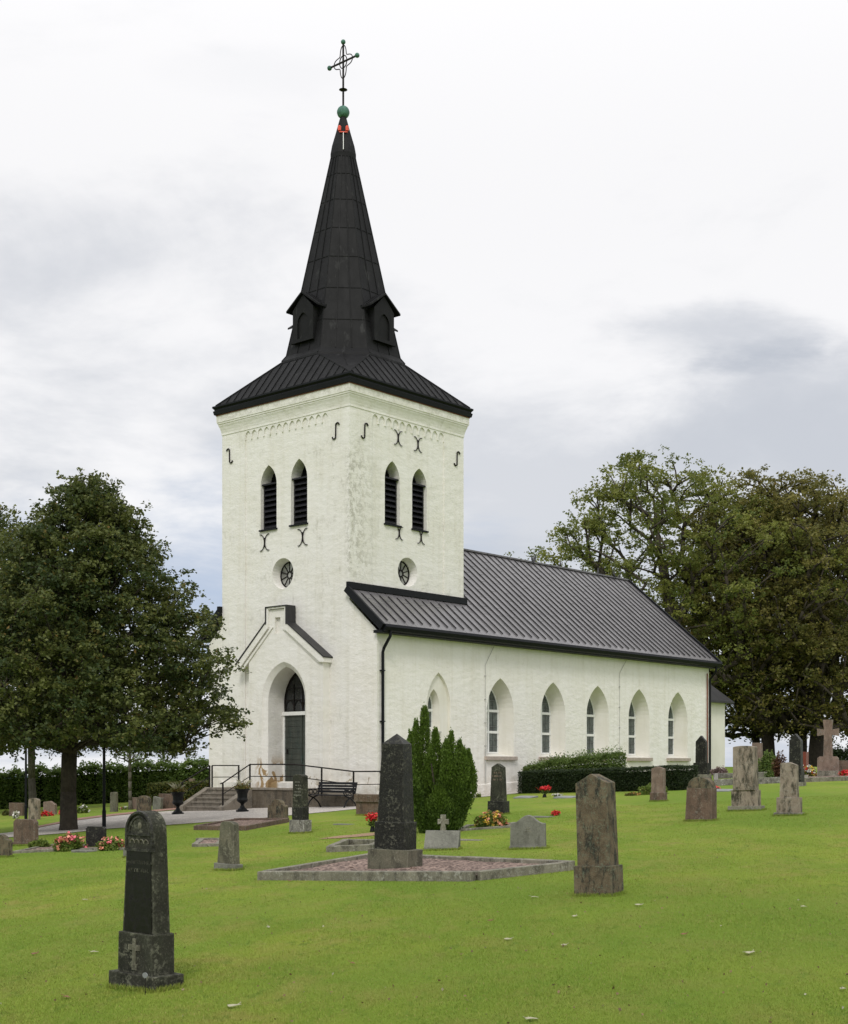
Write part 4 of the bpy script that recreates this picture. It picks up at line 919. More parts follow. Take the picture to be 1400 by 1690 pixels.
grave('gravestone', 'dark mossy round topped stone seen just above the nearest headstone', 238, 1342, -34, [('headstone', 20, 5, 1313, 'seg', .96, .22, 'brown_stone')])
grave('gravestone', 'small grey tilted book shaped stone beyond the path', 260, 1336, -34, [('headstone', 13, 4, 1315, 'slant', .96, .05, 'grey_stone')], (6, 0))
grave('gravestone', 'low square brown stone right of the young tree', 221, 1336, -34, [('headstone', 13, 4, 1316, 'flat', .98, 0, 'pink_stone')])
grave('gravestone', 'wide low brown stone before the autumn coloured hedge', 277, 1335, -34, [('headstone', 25, 5, 1310, 'flat', .98, 0, 'red_stone')])
grave('gravestone', 'thin pillar stone behind the left stair handrail', 317, 1322, -34, [('base', 10, 4, 1310, 'flat', 1, 0, 'kerb_stone'), ('headstone', 8, 3, 1285, 'flat', .95, 0, 'pink_stone')])
grave('gravestone', 'tiny grey stone peeping out left of the nearest headstone', 208.5, 1416, -34, [('headstone', 7, 3, 1399, 'flat', .95, 0, 'grey_stone')])

# kerbed plots
def kerb(name, label, quad, h, wd, mat='kerb_stone', fill=None, cat='grave plot', segs=4):
    Q = [G(*q) for q in quad]; root = empty(name, Q[0], 0, label, cat); o0 = Q[0]; rr = random.Random(int(quad[0][0]))
    ctr = sum(Q, Vector())/4
    for i in range(4):
        a, b = Q[i], Q[(i+1) % 4]; m = MB(); d = (b-a); L_ = d.length; d.normalize(); n_ = Vector((-d.y, d.x, 0)); n_ = n_ if n_.dot(ctr-a) > 0 else -n_
        ns = max(1, int(L_/1.1)); e0 = .0 if i % 2 == 0 else wd+.003
        for j in range(ns):
            t0 = a+d*(e0+(L_-2*e0)*j/ns+.004); t1 = a+d*(e0+(L_-2*e0)*(j+1)/ns-.004); dz = rr.uniform(-.008, .008); dn = n_*rr.uniform(-.008, .008)
            pts = [t0+dn, t1+dn, t1+dn+n_*wd, t0+dn+n_*wd]
            lo = [Vector((p.x, p.y, gz(p.x, p.y)-.06))-o0 for p in pts]; hi = [Vector((p.x, p.y, gz(p.x, p.y)+h+dz))-o0 for p in pts]
            m.loft([lo, hi])
        m.build('kerb', mat, root, bevel=.008)
    if fill:
        m = MB(); n = 8; vs = []
        for i in range(n+1):
            for j in range(n+1):
                p = Q[0].lerp(Q[1], i/n).lerp(Q[3].lerp(Q[2], i/n), j/n); p = ctr+(p-ctr)*.97; vs.append(Vector((p.x, p.y, gz(p.x, p.y)+h*.62+.012*math.sin(i*2.1+j*1.7)))-o0)
        m.add(vs, [(i*(n+1)+j, i*(n+1)+j+1, (i+1)*(n+1)+j+1, (i+1)*(n+1)+j) for i in range(n) for j in range(n)]); m.build('bed', fill, root, smooth=True)
    return root
kerb('grave_plot', 'large stone kerbed plot of red brown gravel around the black obelisk', [(424, 1453), (778, 1455), (950, 1436), (622, 1419)], .13, .14, fill='plot_gravel')
kerb('grave_plot', 'mossy stone kerb behind the obelisk, open grass inside', [(538, 1407), (616, 1404), (640, 1395), (570, 1394)], .12, .13)
kerb('grave_plot', 'low kerbed plot of brown earth before the slender black pillar stone', [(319, 1370), (405, 1371), (478, 1357), (392, 1357)], .12, .13, 'red_stone', 'plot_gravel')
kerb('grave_plot', 'flat stone slab edged plot near the narrow mossy stone', [(316, 1398), (364, 1397), (372, 1388), (330, 1388)], .07, .13, 'kerb_stone', 'plot_gravel')
kerb('grave_plot', 'grey kerbed plot in front of the orange flowers, right of the yew', [(756, 1372), (842, 1366), (852, 1360), (770, 1364)], .05, .09)
kerb('grave_plot', 'long thin kerb with roses around the low black stone', [(20, 1409), (118, 1404), (214, 1403), (100, 1393)], .05, .09, 'kerb_stone', 'plot_gravel')
kerb('grave_plot', 'long lichened kerb of the plots behind the tan stones', [(1178, 1297), (1300, 1292), (1296, 1282), (1180, 1285)], .22, .14, 'white_lichen_stone')
kerb('grave_plot', 'kerbed flower plot before the tall stone cross', [(1326, 1291), (1440, 1287), (1436, 1278), (1330, 1282)], .15, .14, 'kerb_stone', 'plot_gravel')
# flat plates
def plate(px, py, w, d, label, mat='plaque', phi=-38, h=.05, tilt=6):
    p = G(px, py); m = MB(); m.box(-w/2, w/2, -d/2, d/2, -.04, h); o = m.build('grave_plate', mat, bevel=.01); o.location = p; o.rotation_euler = (R(tilt), 0, R(phi)); tag(o, label, 'plaque')
plate(868, 1317, .7, .5, 'flat grey plate on grass below the clipped hedge, left one'); plate(934, 1317, .7, .45, 'flat pale plate below the clipped hedge, right of the small vase')
plate(893, 1349, .6, .35, 'flat pale plate with red flowers beside it on open grass', 'grey_stone', tilt=0, h=.03); plate(1192, 1306, .7, .5, 'flat grey plate beside small red flowers near the tan stones')
plate(772, 1387, .7, .25, 'flat narrow slab right of the slanted block with cross', 'kerb_stone', tilt=0, h=.02); plate(568, 1361, .5, .3, 'small flat stone in the grass behind the obelisk', 'grey_stone', tilt=0, h=.02)
plate(139, 1406, .5, .3, 'flat stone edge under the pink roses', 'grey_stone', tilt=0, h=.04)
# lamp posts
for px, py, lb in ((43, 1352, 'thin black lamp post at the far left of the lawn'), (172, 1366, 'thin black lamp post right of the big lime trunk')):
    p = G(px, py); e_ = empty('lamp_post', p, 0, lb, 'lamp post', 'lamp posts under the trees')
    MB().lathe([(.06, -.1), (.06, .5), (.045, .55), (.04, 3.6), (.0, 3.62)], n=10).build('pole', 'black_trim', e_)
    MB().lathe([(.05, 3.6), (.17, 3.7), (.2, 3.95), (.22, 4.0), (.05, 4.12), (0, 4.14)], n=12).build('lantern', 'black_trim', e_)

# ------------------------------------------------------------------ plants
def tree(name, label, base, H, crown, trunk_r, nclus, nleaf, leaf, lmat, bmat, cat='tree', group=None, zc0=.2, crad=.5, fork=.25, lobes=.22, flat=.6, twig=True, lean=(0, 0), seed=1, shell=.55, droop=0., expo=.42):
    """crown(t) -> radius at height fraction t of the crown; clusters are wired to a branching skeleton grown from the trunk"""
    g = np.random.default_rng(seed); root = empty(name, base, 0, label, cat, group)
    z0, z1 = H*zc0, H; ph = g.uniform(0, 6.28, 8); am = g.uniform(.5, 1, 8)
    def lob(th, t):
        return 1+lobes*(am[0]*math.sin(2*th+ph[0]+3*t)+am[1]*math.sin(3*th+ph[1]-5*t)+.8*am[2]*math.sin(5*th+ph[2]+9*t)+.7*am[3]*math.sin(7*th+ph[3]-13*t))/1.9
    cl = []; tries = 0; mind = crad*.55
    pts = np.zeros((0, 3))
    while len(cl) < nclus and tries < nclus*30:
        tries += 1; t = g.random(); R0 = crown(t)
        th = g.uniform(0, 2*math.pi); rr = R0*lob(th, t)*(shell+(1-shell)*g.random())**.8 if g.random() < .72 else R0*math.sqrt(g.random())*.8
        if g.random() > (R0/1.0+.3)/(crown(.3)+.3)*1.2: continue
        p = np.array([rr*math.cos(th)+lean[0]*t, rr*math.sin(th)+lean[1]*t, z0+(z1-z0)*t-droop*(rr/max(R0, .1))**2])
        if len(cl) and np.min(((np.array(cl)-p)**2).sum(1)) < mind**2*g.uniform(.3, 1.2): continue
        cl.append(p)
    cl = np.array(cl)
    # skeleton
    nt_ = 9; tz = np.linspace(0, H*.86, nt_); nodes = [np.array([lean[0]*max(0, z-z0)/(z1-z0)+.04*H*.1*math.sin(z*.9+seed), lean[1]*max(0, z-z0)/(z1-z0), z]) for z in tz]; par = [-1]+list(range(nt_-1))
    order = np.argsort(((cl-np.array([0, 0, z0+.1*H]))**2).sum(1))
    for i in order:
        p = cl[i]; A_ = np.array(nodes); d = np.linalg.norm(A_-p, axis=1); rad = np.hypot(A_[:, 0], A_[:, 1]); pen = np.where(A_[:, 2] > p[2]-.12*np.hypot(p[0], p[1]), 2.5, 0.)+np.where(A_[:, 2] < z0*.7, 50, 0)
        pen = pen+np.where(rad > np.hypot(p[0], p[1]), 2., 0)
        j = int(np.argmin(d*1.0+pen-.0*rad)); q = nodes[j]
        if d[j] > crad*1.2:
            n_ = int(d[j]/(crad*1.0)); last_ = j
            for s_ in range(1, n_+1):
                f_ = s_/(n_+1); mid = q+(p-q)*f_+g.normal(0, .05*crad, 3)+np.array([0, 0, .18*d[j]*math.sin(math.pi*f_)*.5]); nodes.append(mid); par.append(last_); last_ = len(nodes)-1
            nodes.append(p); par.append(last_)
        else: nodes.append(p); par.append(j)
    n = len(nodes); cnt = np.ones(n)
    for i in range(n-1, 0, -1): cnt[par[i]] += cnt[i]
    # trunk nodes get the whole sum already because children come later
    rad = np.maximum(trunk_r*(cnt/cnt[0])**expo, trunk_r*.025)
    m = MB()
    for i in range(1, n):
        if not twig and rad[i] < trunk_r*.05: continue
        a, b = nodes[par[i]], nodes[i]; ra = min(rad[par[i]], rad[i]*1.35); rb = rad[i]
        if i < nt_: ra = rad[par[i]]
        if i == 1: m.tube([a-np.array([0, 0, .2]), a+np.array([0, 0, .15]), b], [trunk_r*1.45, trunk_r*1.15, rb], 9)
        else: m.tube([a, b], [ra, rb], 9 if i < nt_ else (6 if rb > trunk_r*.15 else 4))
    m.build('trunk', bmat, root, smooth=True)
    k2 = max(8, nleaf//14); idx = np.repeat(np.arange(len(cl)), k2)
    tw_ = cl[idx]+g.normal(size=(len(idx), 3))*crad*np.array([.55, .55, .55*flat])     # twig tufts inside each cluster
    idx = np.repeat(np.arange(len(tw_)), max(3, nleaf//k2)); C = tw_[idx]+g.normal(size=(len(idx), 3))*crad*.16*np.array([1, 1, .7])
    if cat == 'tree' and name == 'beech_tree':      # loose outer sprays low in the crown
        zt0 = z0+(z1-z0)*.22; keep = (C[:, 2] > zt0) | (g.random(len(C)) < .30+.5*np.clip((C[:, 2]-z0)/(zt0-z0), 0, 1)); idx = idx[keep]; C = C[keep]
    ct = g.random(len(cl))**1.4*.8; tint = np.clip(ct[(idx//k2)]+g.uniform(-.22, .3, len(idx)), 0, .85); mk = g.random(len(idx)) < .03; tint[mk] = g.uniform(.86, 1, mk.sum())
    o = leaves('crown', lmat, C, leaf, root, up=-.15, tintf=tint)
    return root
def interp(xs, ys): return lambda t: float(np.interp(t, xs, ys))
# the big lime on the left
b0 = G(115, 1370)
tree('lime_tree', 'broad dark green lime tree overlapping the church on the left', b0, 10.5, interp([0, .05, .13, .20, .24, .34, .40, .50, .55, .64, .68, .78, .82, .9, .95, 1], [3.5, 4.1, 4.5, 4.35, 3.9, 3.85, 3.35, 3.4, 2.85, 2.75, 2.2, 1.9, 1.35, 1.15, .7, .25]), .23, 900, 165, .115, 'lime_leaf', 'bark', zc0=.245, crad=.50, lobes=.24, lean=(.55, 0), seed=4, shell=.6, droop=.22, flat=.45)
tree('lime_tree', 'dark lime tree farther back at the left edge with thin trunk', at(54, 62), 13.6, interp([0, .15, .4, .65, .8, .9, 1], [3.6, 4.6, 4.0, 2.7, 1.5, .9, .3]), .16, 600, 100, .17, 'lime_leaf', 'grey_bark', zc0=.21, crad=.85, lean=(-1.6, 0), seed=9)
tree('young_tree', 'small thin young tree with forked branches before the left hedge', at(215, 57), 3.6, interp([0, .5, 1], [.5, 1.0, .4]), .07, 60, 26, .10, 'shrub_leaf', 'grey_bark', zc0=.55, crad=.35, seed=3)
# beeches behind the church
tree('beech_tree', 'airy light green beech with spreading limbs rising behind the nave roof', at(1124, 88), 19.7, interp([0, .15, .35, .55, .75, .9, 1], [6.0, 8.6, 10.2, 9.0, 6.8, 4.0, 1.4]), .48, 420, 150, .20, 'beech_leaf', 'bark', zc0=.24, crad=.92, lobes=.32, seed=12, shell=.55, lean=(-2.2, 0), expo=.37, flat=.5)
grp = 'beeches behind the graves on the right'
for px, Y, H, rad_, lb, mt, sd_, tr in (
    (1249, 92, 18.6, 6.2, 'slim trunked beech left of its grove, thinnest trunk of the four', 'beech_leaf', 21, .26),
    (1269, 88, 19.6, 7.2, 'beech with pale straight trunk, second from the church', 'brown_leaf', 22, .40),
    (1323, 90, 19.4, 7.6, 'dark trunked beech right of the black pointed stone', 'brown_leaf', 23, .38),
    (1348, 86, 18.6, 7.4, 'thick dark trunked beech behind the tall stone cross', 'brown_leaf', 24, .44),
    (1436, 94, 19.0, 8.0, 'beech at the right edge whose trunk is outside the photo', 'beech_leaf', 25, .42)):
    tree('beech_tree', lb, at(px, Y), H*.965, interp([0, .1, .3, .6, .8, .93, 1], [.55*rad_, .8*rad_, rad_, rad_*.98, rad_*.78, rad_*.5, rad_*.2]), tr, 330, 115, .205, mt, 'bark', group=grp, zc0=.115, crad=1.0, lobes=.24, seed=sd_, shell=.5, droop=.4, expo=.36, flat=.42)
# hedges
def hedge(name, label, a, b, depth, h, lmat, n, leaf, rag=.06, cat='hedge', soft=0., core=True, mound=0., group=None, hfun=None):
    a, b = Vector(a), Vector(b); L_ = (b-a).xy.length; d = Vector((b.x-a.x, b.y-a.y, 0)).normalized(); nn = Vector((-d.y, d.x, 0)); root = empty(name, a, 0, label, cat, group)
    hf = hfun or (lambda s: 1.)
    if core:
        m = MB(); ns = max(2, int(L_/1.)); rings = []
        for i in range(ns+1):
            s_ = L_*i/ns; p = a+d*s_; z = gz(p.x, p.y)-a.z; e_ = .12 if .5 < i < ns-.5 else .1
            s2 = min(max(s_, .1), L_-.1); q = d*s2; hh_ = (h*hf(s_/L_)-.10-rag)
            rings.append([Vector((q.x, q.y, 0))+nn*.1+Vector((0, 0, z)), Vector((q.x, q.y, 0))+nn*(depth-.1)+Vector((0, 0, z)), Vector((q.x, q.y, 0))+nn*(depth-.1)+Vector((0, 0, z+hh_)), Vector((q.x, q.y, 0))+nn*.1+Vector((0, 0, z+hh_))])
        m.loft(rings); m.build('shade_core', 'void_green', root)  # solid dark box added inside the leaves to block light
    areas = np.array([L_*h, L_*depth, L_*h*.4, depth*h, depth*h]); side = rng.choice(5, n, p=areas/areas.sum())
    s_ = rng.uniform(0, L_, n); w_ = rng.uniform(0, depth, n); z_ = rng.uniform(0, h, n)
    w_ = np.where(side == 0, rng.normal(0.03, .035, n)*1., np.where(side == 2, depth, w_)); s_ = np.where(side == 3, rng.normal(0, .03, n), np.where(side == 4, L_+rng.normal(0, .03, n), s_))
    z_ = np.where(side == 1, h-np.abs(rng.normal(0, .03, n))+rag*rng.random(n)**4*3*rng.random(n), z_)
    bumps = rag*(np.sin(s_*2.3)+np.sin(s_*5.1+1)+np.sin(s_*9.7+2))*.5
    hfv = np.array([hf(q) for q in np.clip(s_/L_, 0, 1)]); z_ = z_*hfv+bumps*(z_/h); w_ = w_+bumps*.5
    X = a.x+d.x*s_+nn.x*w_; Y = a.y+d.y*s_+nn.y*w_; Z = np.array([gz(x, y) for x, y in zip(X, Y)])+z_
    leaves('foliage', lmat, np.c_[X-a.x, Y-a.y, Z-a.z], leaf, root, up=.25, tintf=np.clip(rng.random(n)*.8+.25*(rng.random(n) < .05), 0, 1))
    return root
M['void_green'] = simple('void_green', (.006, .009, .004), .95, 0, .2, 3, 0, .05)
hedge('hedge', 'long leafy green boundary hedge behind the left graves', at(-160, 67), at(420, 70), 1.6, 1.72, 'hedge_leaf', 42000, .15, .14, hfun=lambda s: 1+.0*s)
hedge('hedge', 'low clipped hedge with rusty autumn leaves left of the steps', at(243, 61), at(352, 59.5), 1.0, .95, 'autumn_hedge_leaf', 9000, .08, .03)
ha = G(855, 1310); hb = G(1122, 1304.5)
hedge('hedge', 'dark neatly clipped hedge running out from the nave wall', ha, hb, 1.1, .80, 'dark_hedge_leaf', 60000, .045, .02)
hc = at(862, 54.5); hd_ = at(1000, 51.9)
hedge('juniper_hedge', 'shaggy lighter green shrub spreading behind the clipped hedge', hc, hd_, 1.3, 1.16, 'hedge_leaf', 26000, .07, .12, hfun=lambda s: .72+.28*min(1, s*2.2))
hedge('hedge', 'dark far hedge below the beeches at the right edge', at(1365, 82), at(1520, 80), 1.5, .75, 'dark_hedge_leaf', 16000, .14, .2)
def shrub(name, label, px, py, wpx, tpx, lmat, n, leafpx, flowers=None, cat='shrub', group=None, depth=.8, back=0.):
    """mound of leaves; size taken from its apparent width and top"""
    p = G(px, py); p = at(px, p.y+back) if back else p; k_ = p.y/F; w = wpx*k_/2; h = max(.05, zpx(tpx, p.y)-p.z); root = empty(name, p, 0, label, cat, group)
    g = rng; th = g.uniform(0, 2*math.pi, n); u = g.random(n)**.45; el = np.arccos(g.uniform(0, 1, n)); lump = 1+.16*np.sin(3*th+el*4)+.12*np.sin(5*th-el*3+1)
    C = np.c_[np.sin(el)*np.cos(th)*w*u*lump, np.sin(el)*np.sin(th)*w*depth*u*lump, np.cos(el)*h*u*lump*.95]
    C[:, 2] = np.maximum(C[:, 2], .01)
    leaves('foliage', lmat, C, leafpx*k_, root, up=.3)
    if flowers:
        nf, rp, cols = flowers; per = {}
        for i in range(nf):
            t_, e2 = random.uniform(0, 6.28), math.acos(random.uniform(.15, 1)); r_ = random.uniform(.85, 1.08)
            per.setdefault(random.choice(cols), []).append((math.sin(e2)*math.cos(t_)*w*r_, math.sin(e2)*math.sin(t_)*w*depth*r_, math.cos(e2)*h*r_))
        for c_, L_ in per.items():
            nn = len(L_); Cf = np.repeat(np.array(L_), 9, axis=0)+g.normal(size=(nn*9, 3))*rp*k_*.32
            o = leaves('blossom', c_, Cf, rp*k_*.85, root, asp=.9); o['kind'] = 'stuff'
    return root
# columnar yew
def yew():
    p = at(725, 30.5); root = empty('yew', p, 0, 'bushy green conifer of upright columns beside the black obelisk', 'conifer'); k_ = 30.5/F
    cols = [(-52, 1228, 12), (-38, 1190, 13), (-24, 1168, 16), (-6, 1205, 14), (8, 1232, 13), (20, 1210, 10), (34, 1225, 13), (48, 1240, 13), (-46, 1260, 16), (-15, 1240, 17), (2, 1262, 18), (42, 1262, 16), (25, 1250, 16), (-30, 1250, 18), (0, 1300, 25), (-27, 1285, 22), (27, 1290, 24), (-8, 1262, 15), (-36, 1232, 10), (14, 1246, 12), (31, 1268, 14), (54, 1262, 10), (12, 1222, 10), (-58, 1252, 9), (40, 1236, 9), (-47, 1209, 9)]
    C = []; T = []; D_ = []
    for i, (dx, ty, rw_) in enumerate(cols):
        zt_ = zpx(ty, 30.5)-p.z; x_top = dx*k_; y_top = random.uniform(-.45, .45) if i < 14 else random.uniform(-.25, .2); r = (rw_+(1.2 if rw_ < 20 else 0))*k_; n = int(6500*(rw_/14)**1.5)
        for _ in range(1):
            t = rng.random(n)**.8; prof_r = r*(np.sqrt(np.clip(1-t**(2.2 if rw_ > 20 else 1.6), 0, 1)) if rw_ > 14 else np.clip((1-t)*2.6, 0, 1)**.75)*(.75+.25*np.sin(t*40+i)**2*0+.25*rng.random(n)); th = rng.uniform(0, 6.283, n)
            q = .38+.62*np.clip(t*1.5, 0, 1); bx = x_top*q; by = y_top*q
            swirl = .8+.35*np.sin(th*2+i)*np.sin(t*9+i*2)+.2*rng.random(n)
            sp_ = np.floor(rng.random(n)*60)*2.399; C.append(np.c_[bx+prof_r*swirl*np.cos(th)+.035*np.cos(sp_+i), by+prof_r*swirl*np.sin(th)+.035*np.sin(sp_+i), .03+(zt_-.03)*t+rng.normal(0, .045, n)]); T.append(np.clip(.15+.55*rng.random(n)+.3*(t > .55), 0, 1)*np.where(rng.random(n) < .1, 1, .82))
            D_.append(np.c_[np.cos(th)*.6, np.sin(th)*.6, np.full(n, 1.1)])
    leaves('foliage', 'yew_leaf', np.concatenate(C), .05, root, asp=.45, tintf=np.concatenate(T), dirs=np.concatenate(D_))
    m = MB()
    for i in range(6): a = i*1.05; m.tube([(.05*math.cos(a), .05*math.sin(a), -.1), (.15*math.cos(a), .12*math.sin(a), .7), (.35*math.cos(a), .25*math.sin(a), 1.5)], [.05, .04, .015], 5)
    m.build('stem', 'bark', root)
yew()
shrub('flower_bush', 'orange and yellow flowering bush before the dark tapering stone', 813, 1366, 54, 1341, 'shrub_leaf', 3600, 4.2, (75, 4.5, ['orange_petal', 'yellow_petal', 'orange_petal', 'salmon_petal']))
shrub('rose_bush', 'pink rose bush left of the low black stone', 116, 1404, 52, 1375, 'shrub_leaf', 2600, 4.6, (34, 6, ['pink_petal', 'salmon_petal']))
shrub('rose_bush', 'pink rose bush right of the low black stone', 186, 1403, 48, 1383, 'shrub_leaf', 1800, 4.6, (26, 6, ['pink_petal', 'salmon_petal', 'salmon_petal']))
shrub('shrub', 'low yellow green mound before the broad brown block', 67, 1400, 36, 1385, 'shrub_leaf', 2000, 4, None)
shrub('flower_bed', 'red flowers before the pinkish sloped stone', 76, 1347, 22, 1341, 'shrub_leaf', 300, 3, (55, 3.2, ['red_petal']), 'flowers')
shrub('flower_bed', 'tiny clump of red flowers left of the lime trunk', 101, 1345, 8, 1337, 'shrub_leaf', 80, 3, (18, 3, ['red_petal']), 'flowers')
shrub('flower_bed', 'white flowers in a dark pot at the left edge', 26, 1351, 11, 1339, 'shrub_leaf', 120, 3, (22, 3, ['white_flower']), 'flowers')
shrub('shrub', 'small brownish clipped ball at the left edge', 10, 1346, 12, 1336, 'autumn_hedge_leaf', 500, 2.5)
shrub('shrub', 'light green bush just right of the lime trunk', 137, 1342, 19, 1328, 'shrub_leaf', 1200, 3, (10, 3, ['white_flower']))
shrub('flower_bed', 'low pink and red flowers beyond the path by the young tree', 208, 1336, 22, 1331, 'shrub_leaf', 150, 3, (16, 2.4, ['red_petal', 'white_flower']), 'flowers')
shrub('flower_bed', 'red flowers on grass beside the flat pale plate', 917, 1346, 16, 1339, 'shrub_leaf', 150, 3, (34, 3.2, ['red_petal']), 'flowers')
shrub('flower_bed', 'small red flowers left of the largest tan stone', 1182, 1305, 10, 1298, 'shrub_leaf', 80, 3, (20, 3, ['red_petal', 'pink_petal']), 'flowers')
shrub('shrub', 'light green bush behind the slim pink stone', 1079, 1315, 50, 1293, 'shrub_leaf', 2600, 3.4, back=2)
shrub('shrub', 'dark green bush below the beeches right of the tan stone', 1268, 1282, 36, 1240, 'hedge_leaf', 3200, 4)
shrub('barberry', 'reddish brown barberry bush between the two tan stones', 1287, 1284, 26, 1243, 'barberry_leaf', 2600, 3.4)
shrub('shrub', 'small round clipped green bush under the barberry', 1270, 1286, 16, 1270, 'hedge_leaf', 1000, 2.5)
shrub('flower_bed', 'mixed red yellow and white flowers left of the stone cross', 1336, 1285, 24, 1265, 'shrub_leaf', 700, 3, (60, 3.2, ['red_petal', 'yellow_petal', 'white_flower', 'orange_petal']), 'flowers')
shrub('shrub', 'low green mound at the foot of the stone cross', 1350, 1284, 16, 1275, 'shrub_leaf', 600, 2.5)
shrub('flower_bed', 'red flowers right of the stone cross at the edge', 1396, 1284, 20, 1271, 'shrub_leaf', 300, 3, (40, 3.2, ['red_petal']), 'flowers')
shrub('shrub', 'low green mound between the stone cross and the right edge', 1380, 1284, 14, 1275, 'shrub_leaf', 500, 2.5)
shrub('flower_bed', 'dry orange plants at the foot of the clipped hedge', 1045, 1313, 26, 1308, 'autumn_hedge_leaf', 500, 3, (14, 2.4, ['orange_petal']), 'flowers')
hm_ = shrub('heather', 'pale purple heather along the foot of the chancel', 1188, 1279, 30, 1266, 'heather', 1500, 3, None, depth=.3)
shrub('shrub', 'pale thin plants at the left foot of the nave by the niche', 790, 1316, 10, 1308, 'shrub_leaf', 200, 3)
def vase_flower(px, py, top, label, col, mat='urn_iron', s_=1.):
    p = G(px, py); k_ = p.y/F; H = (py-top)*k_; e_ = empty('flower_vase', p, 0, label, 'vase')
    MB().lathe([(.05*s_, -.05), (.06*s_, .02), (.04*s_, H*.3), (.07*s_, H*.42), (.05*s_, H*.42), (.03*s_, H*.3)], n=10).build('vase', mat, e_)
    n = 160; C = np.c_[rng.normal(0, .05*s_, n), rng.normal(0, .05*s_, n), rng.uniform(H*.35, H*.75, n)]; leaves('foliage', 'hedge_leaf', C, .06*s_, e_, up=.5)
    n = 220; C = np.c_[rng.normal(0, .07*s_, n), rng.normal(0, .06*s_, n), rng.normal(H*.82, H*.09, n)]; o = leaves('blossom', col, C, .055*s_, e_, asp=.9); o['kind'] = 'stuff'
vase_flower(615, 1373, 1343, 'vase of bright red flowers left of the black obelisk', 'red_petal')
vase_flower(899, 1316, 1298, 'small vase with round red flowers before the clipped hedge', 'red_petal', s_=1.2)
vase_flower(919, 1317, 1310, 'tiny vase of white flowers between the two flat plates', 'white_flower', s_=.9)
pz = G(762, 1371); e_ = empty('spade_handle', pz, .3, 'short white marker stick leaning in the grass right of the conifer', 'marker'); MB().bar((0, 0, -.05), (-.06, 0, .34), .03).build('stick', 'white_paint', e_); MB().bar((-.11, 0, .345), (-.01, 0, .35), .03).build('grip', 'white_paint', e_)
e_.name = 'marker_stick'
# withered plant bits at the obelisk's foot
shrub('withered_plant', 'withered brown plant left of the obelisk base', 580, 1441, 24, 1430, 'barberry_leaf', 320, 3); shrub('withered_plant', 'withered dark plant at the right foot of the obelisk', 681, 1443, 26, 1431, 'barberry_leaf', 400, 3)

# ------------------------------------------------------------------ birds
def bird(name='bird'):
    m = MB(); rings = []
    for t, r, z in ((-.17, .012, .03), (-.12, .025, .05), (-.05, .05, .09), (.02, .058, .12), (.07, .045, .165), (.09, .03, .20), (.115, .034, .225), (.145, .022, .232), (.16, .008, .228), (.20, .003, .222)):
        rings.append([Vector((t, r*math.cos(a), z+r*math.sin(a))) for a in [2*math.pi*i/8 for i in range(8)]])
    m.loft(rings); m.tube([(-.12, 0, .05), (-.24, 0, -.0)], [.025, .018], 6)
    for s_ in (-1, 1): m.tube([(.0, .02*s_, .08), (.0, .02*s_, 0)], .005, 4)
    return m.build('bird', 'feather', smooth=True)
bp = None
def cl(x, y, z): w = P0+Matrix.Rotation(CR, 3, 'Z') @ Vector((x, y, 0)); return Vector((w.x, w.y, z))
zr = RZ(RY)+.065
birds = [(cl(15.55, RY, zr), 2.2, 'black bird on the nave ridge, leftmost of the pair'), (cl(15.85, RY, zr), 1.0, 'black bird on the nave ridge, right one of the pair'),
    (cl(17.9, RY, zr), .3, 'black bird alone on the nave ridge beyond the pair'), (cl(21.0, RY, zr), 1.4, 'black bird on the nave ridge, first of the three near the far end'),
    (cl(22.3, RY, zr), 2.6, 'black bird on the nave ridge, middle of the three near the far end'), (cl(23.0, RY, zr), .2, 'black bird on the nave ridge at its far end'),
    (cl(*(vs_se.lerp(vs_e, .88).xy), vs_se.lerp(vs_e, .88).z+.05), -.6, 'black bird on the tower roof just right of the spire foot')]
for p, a, lb in birds:
    o = bird() if bp is None else bp.copy()
    if bp is None: bp = o
    else: COL.objects.link(o)
    o.location = p; o.rotation_euler = (0, -.55, a); o.scale = (1.0,)*3; tag(o, lb, 'bird', 'birds on the church roof')

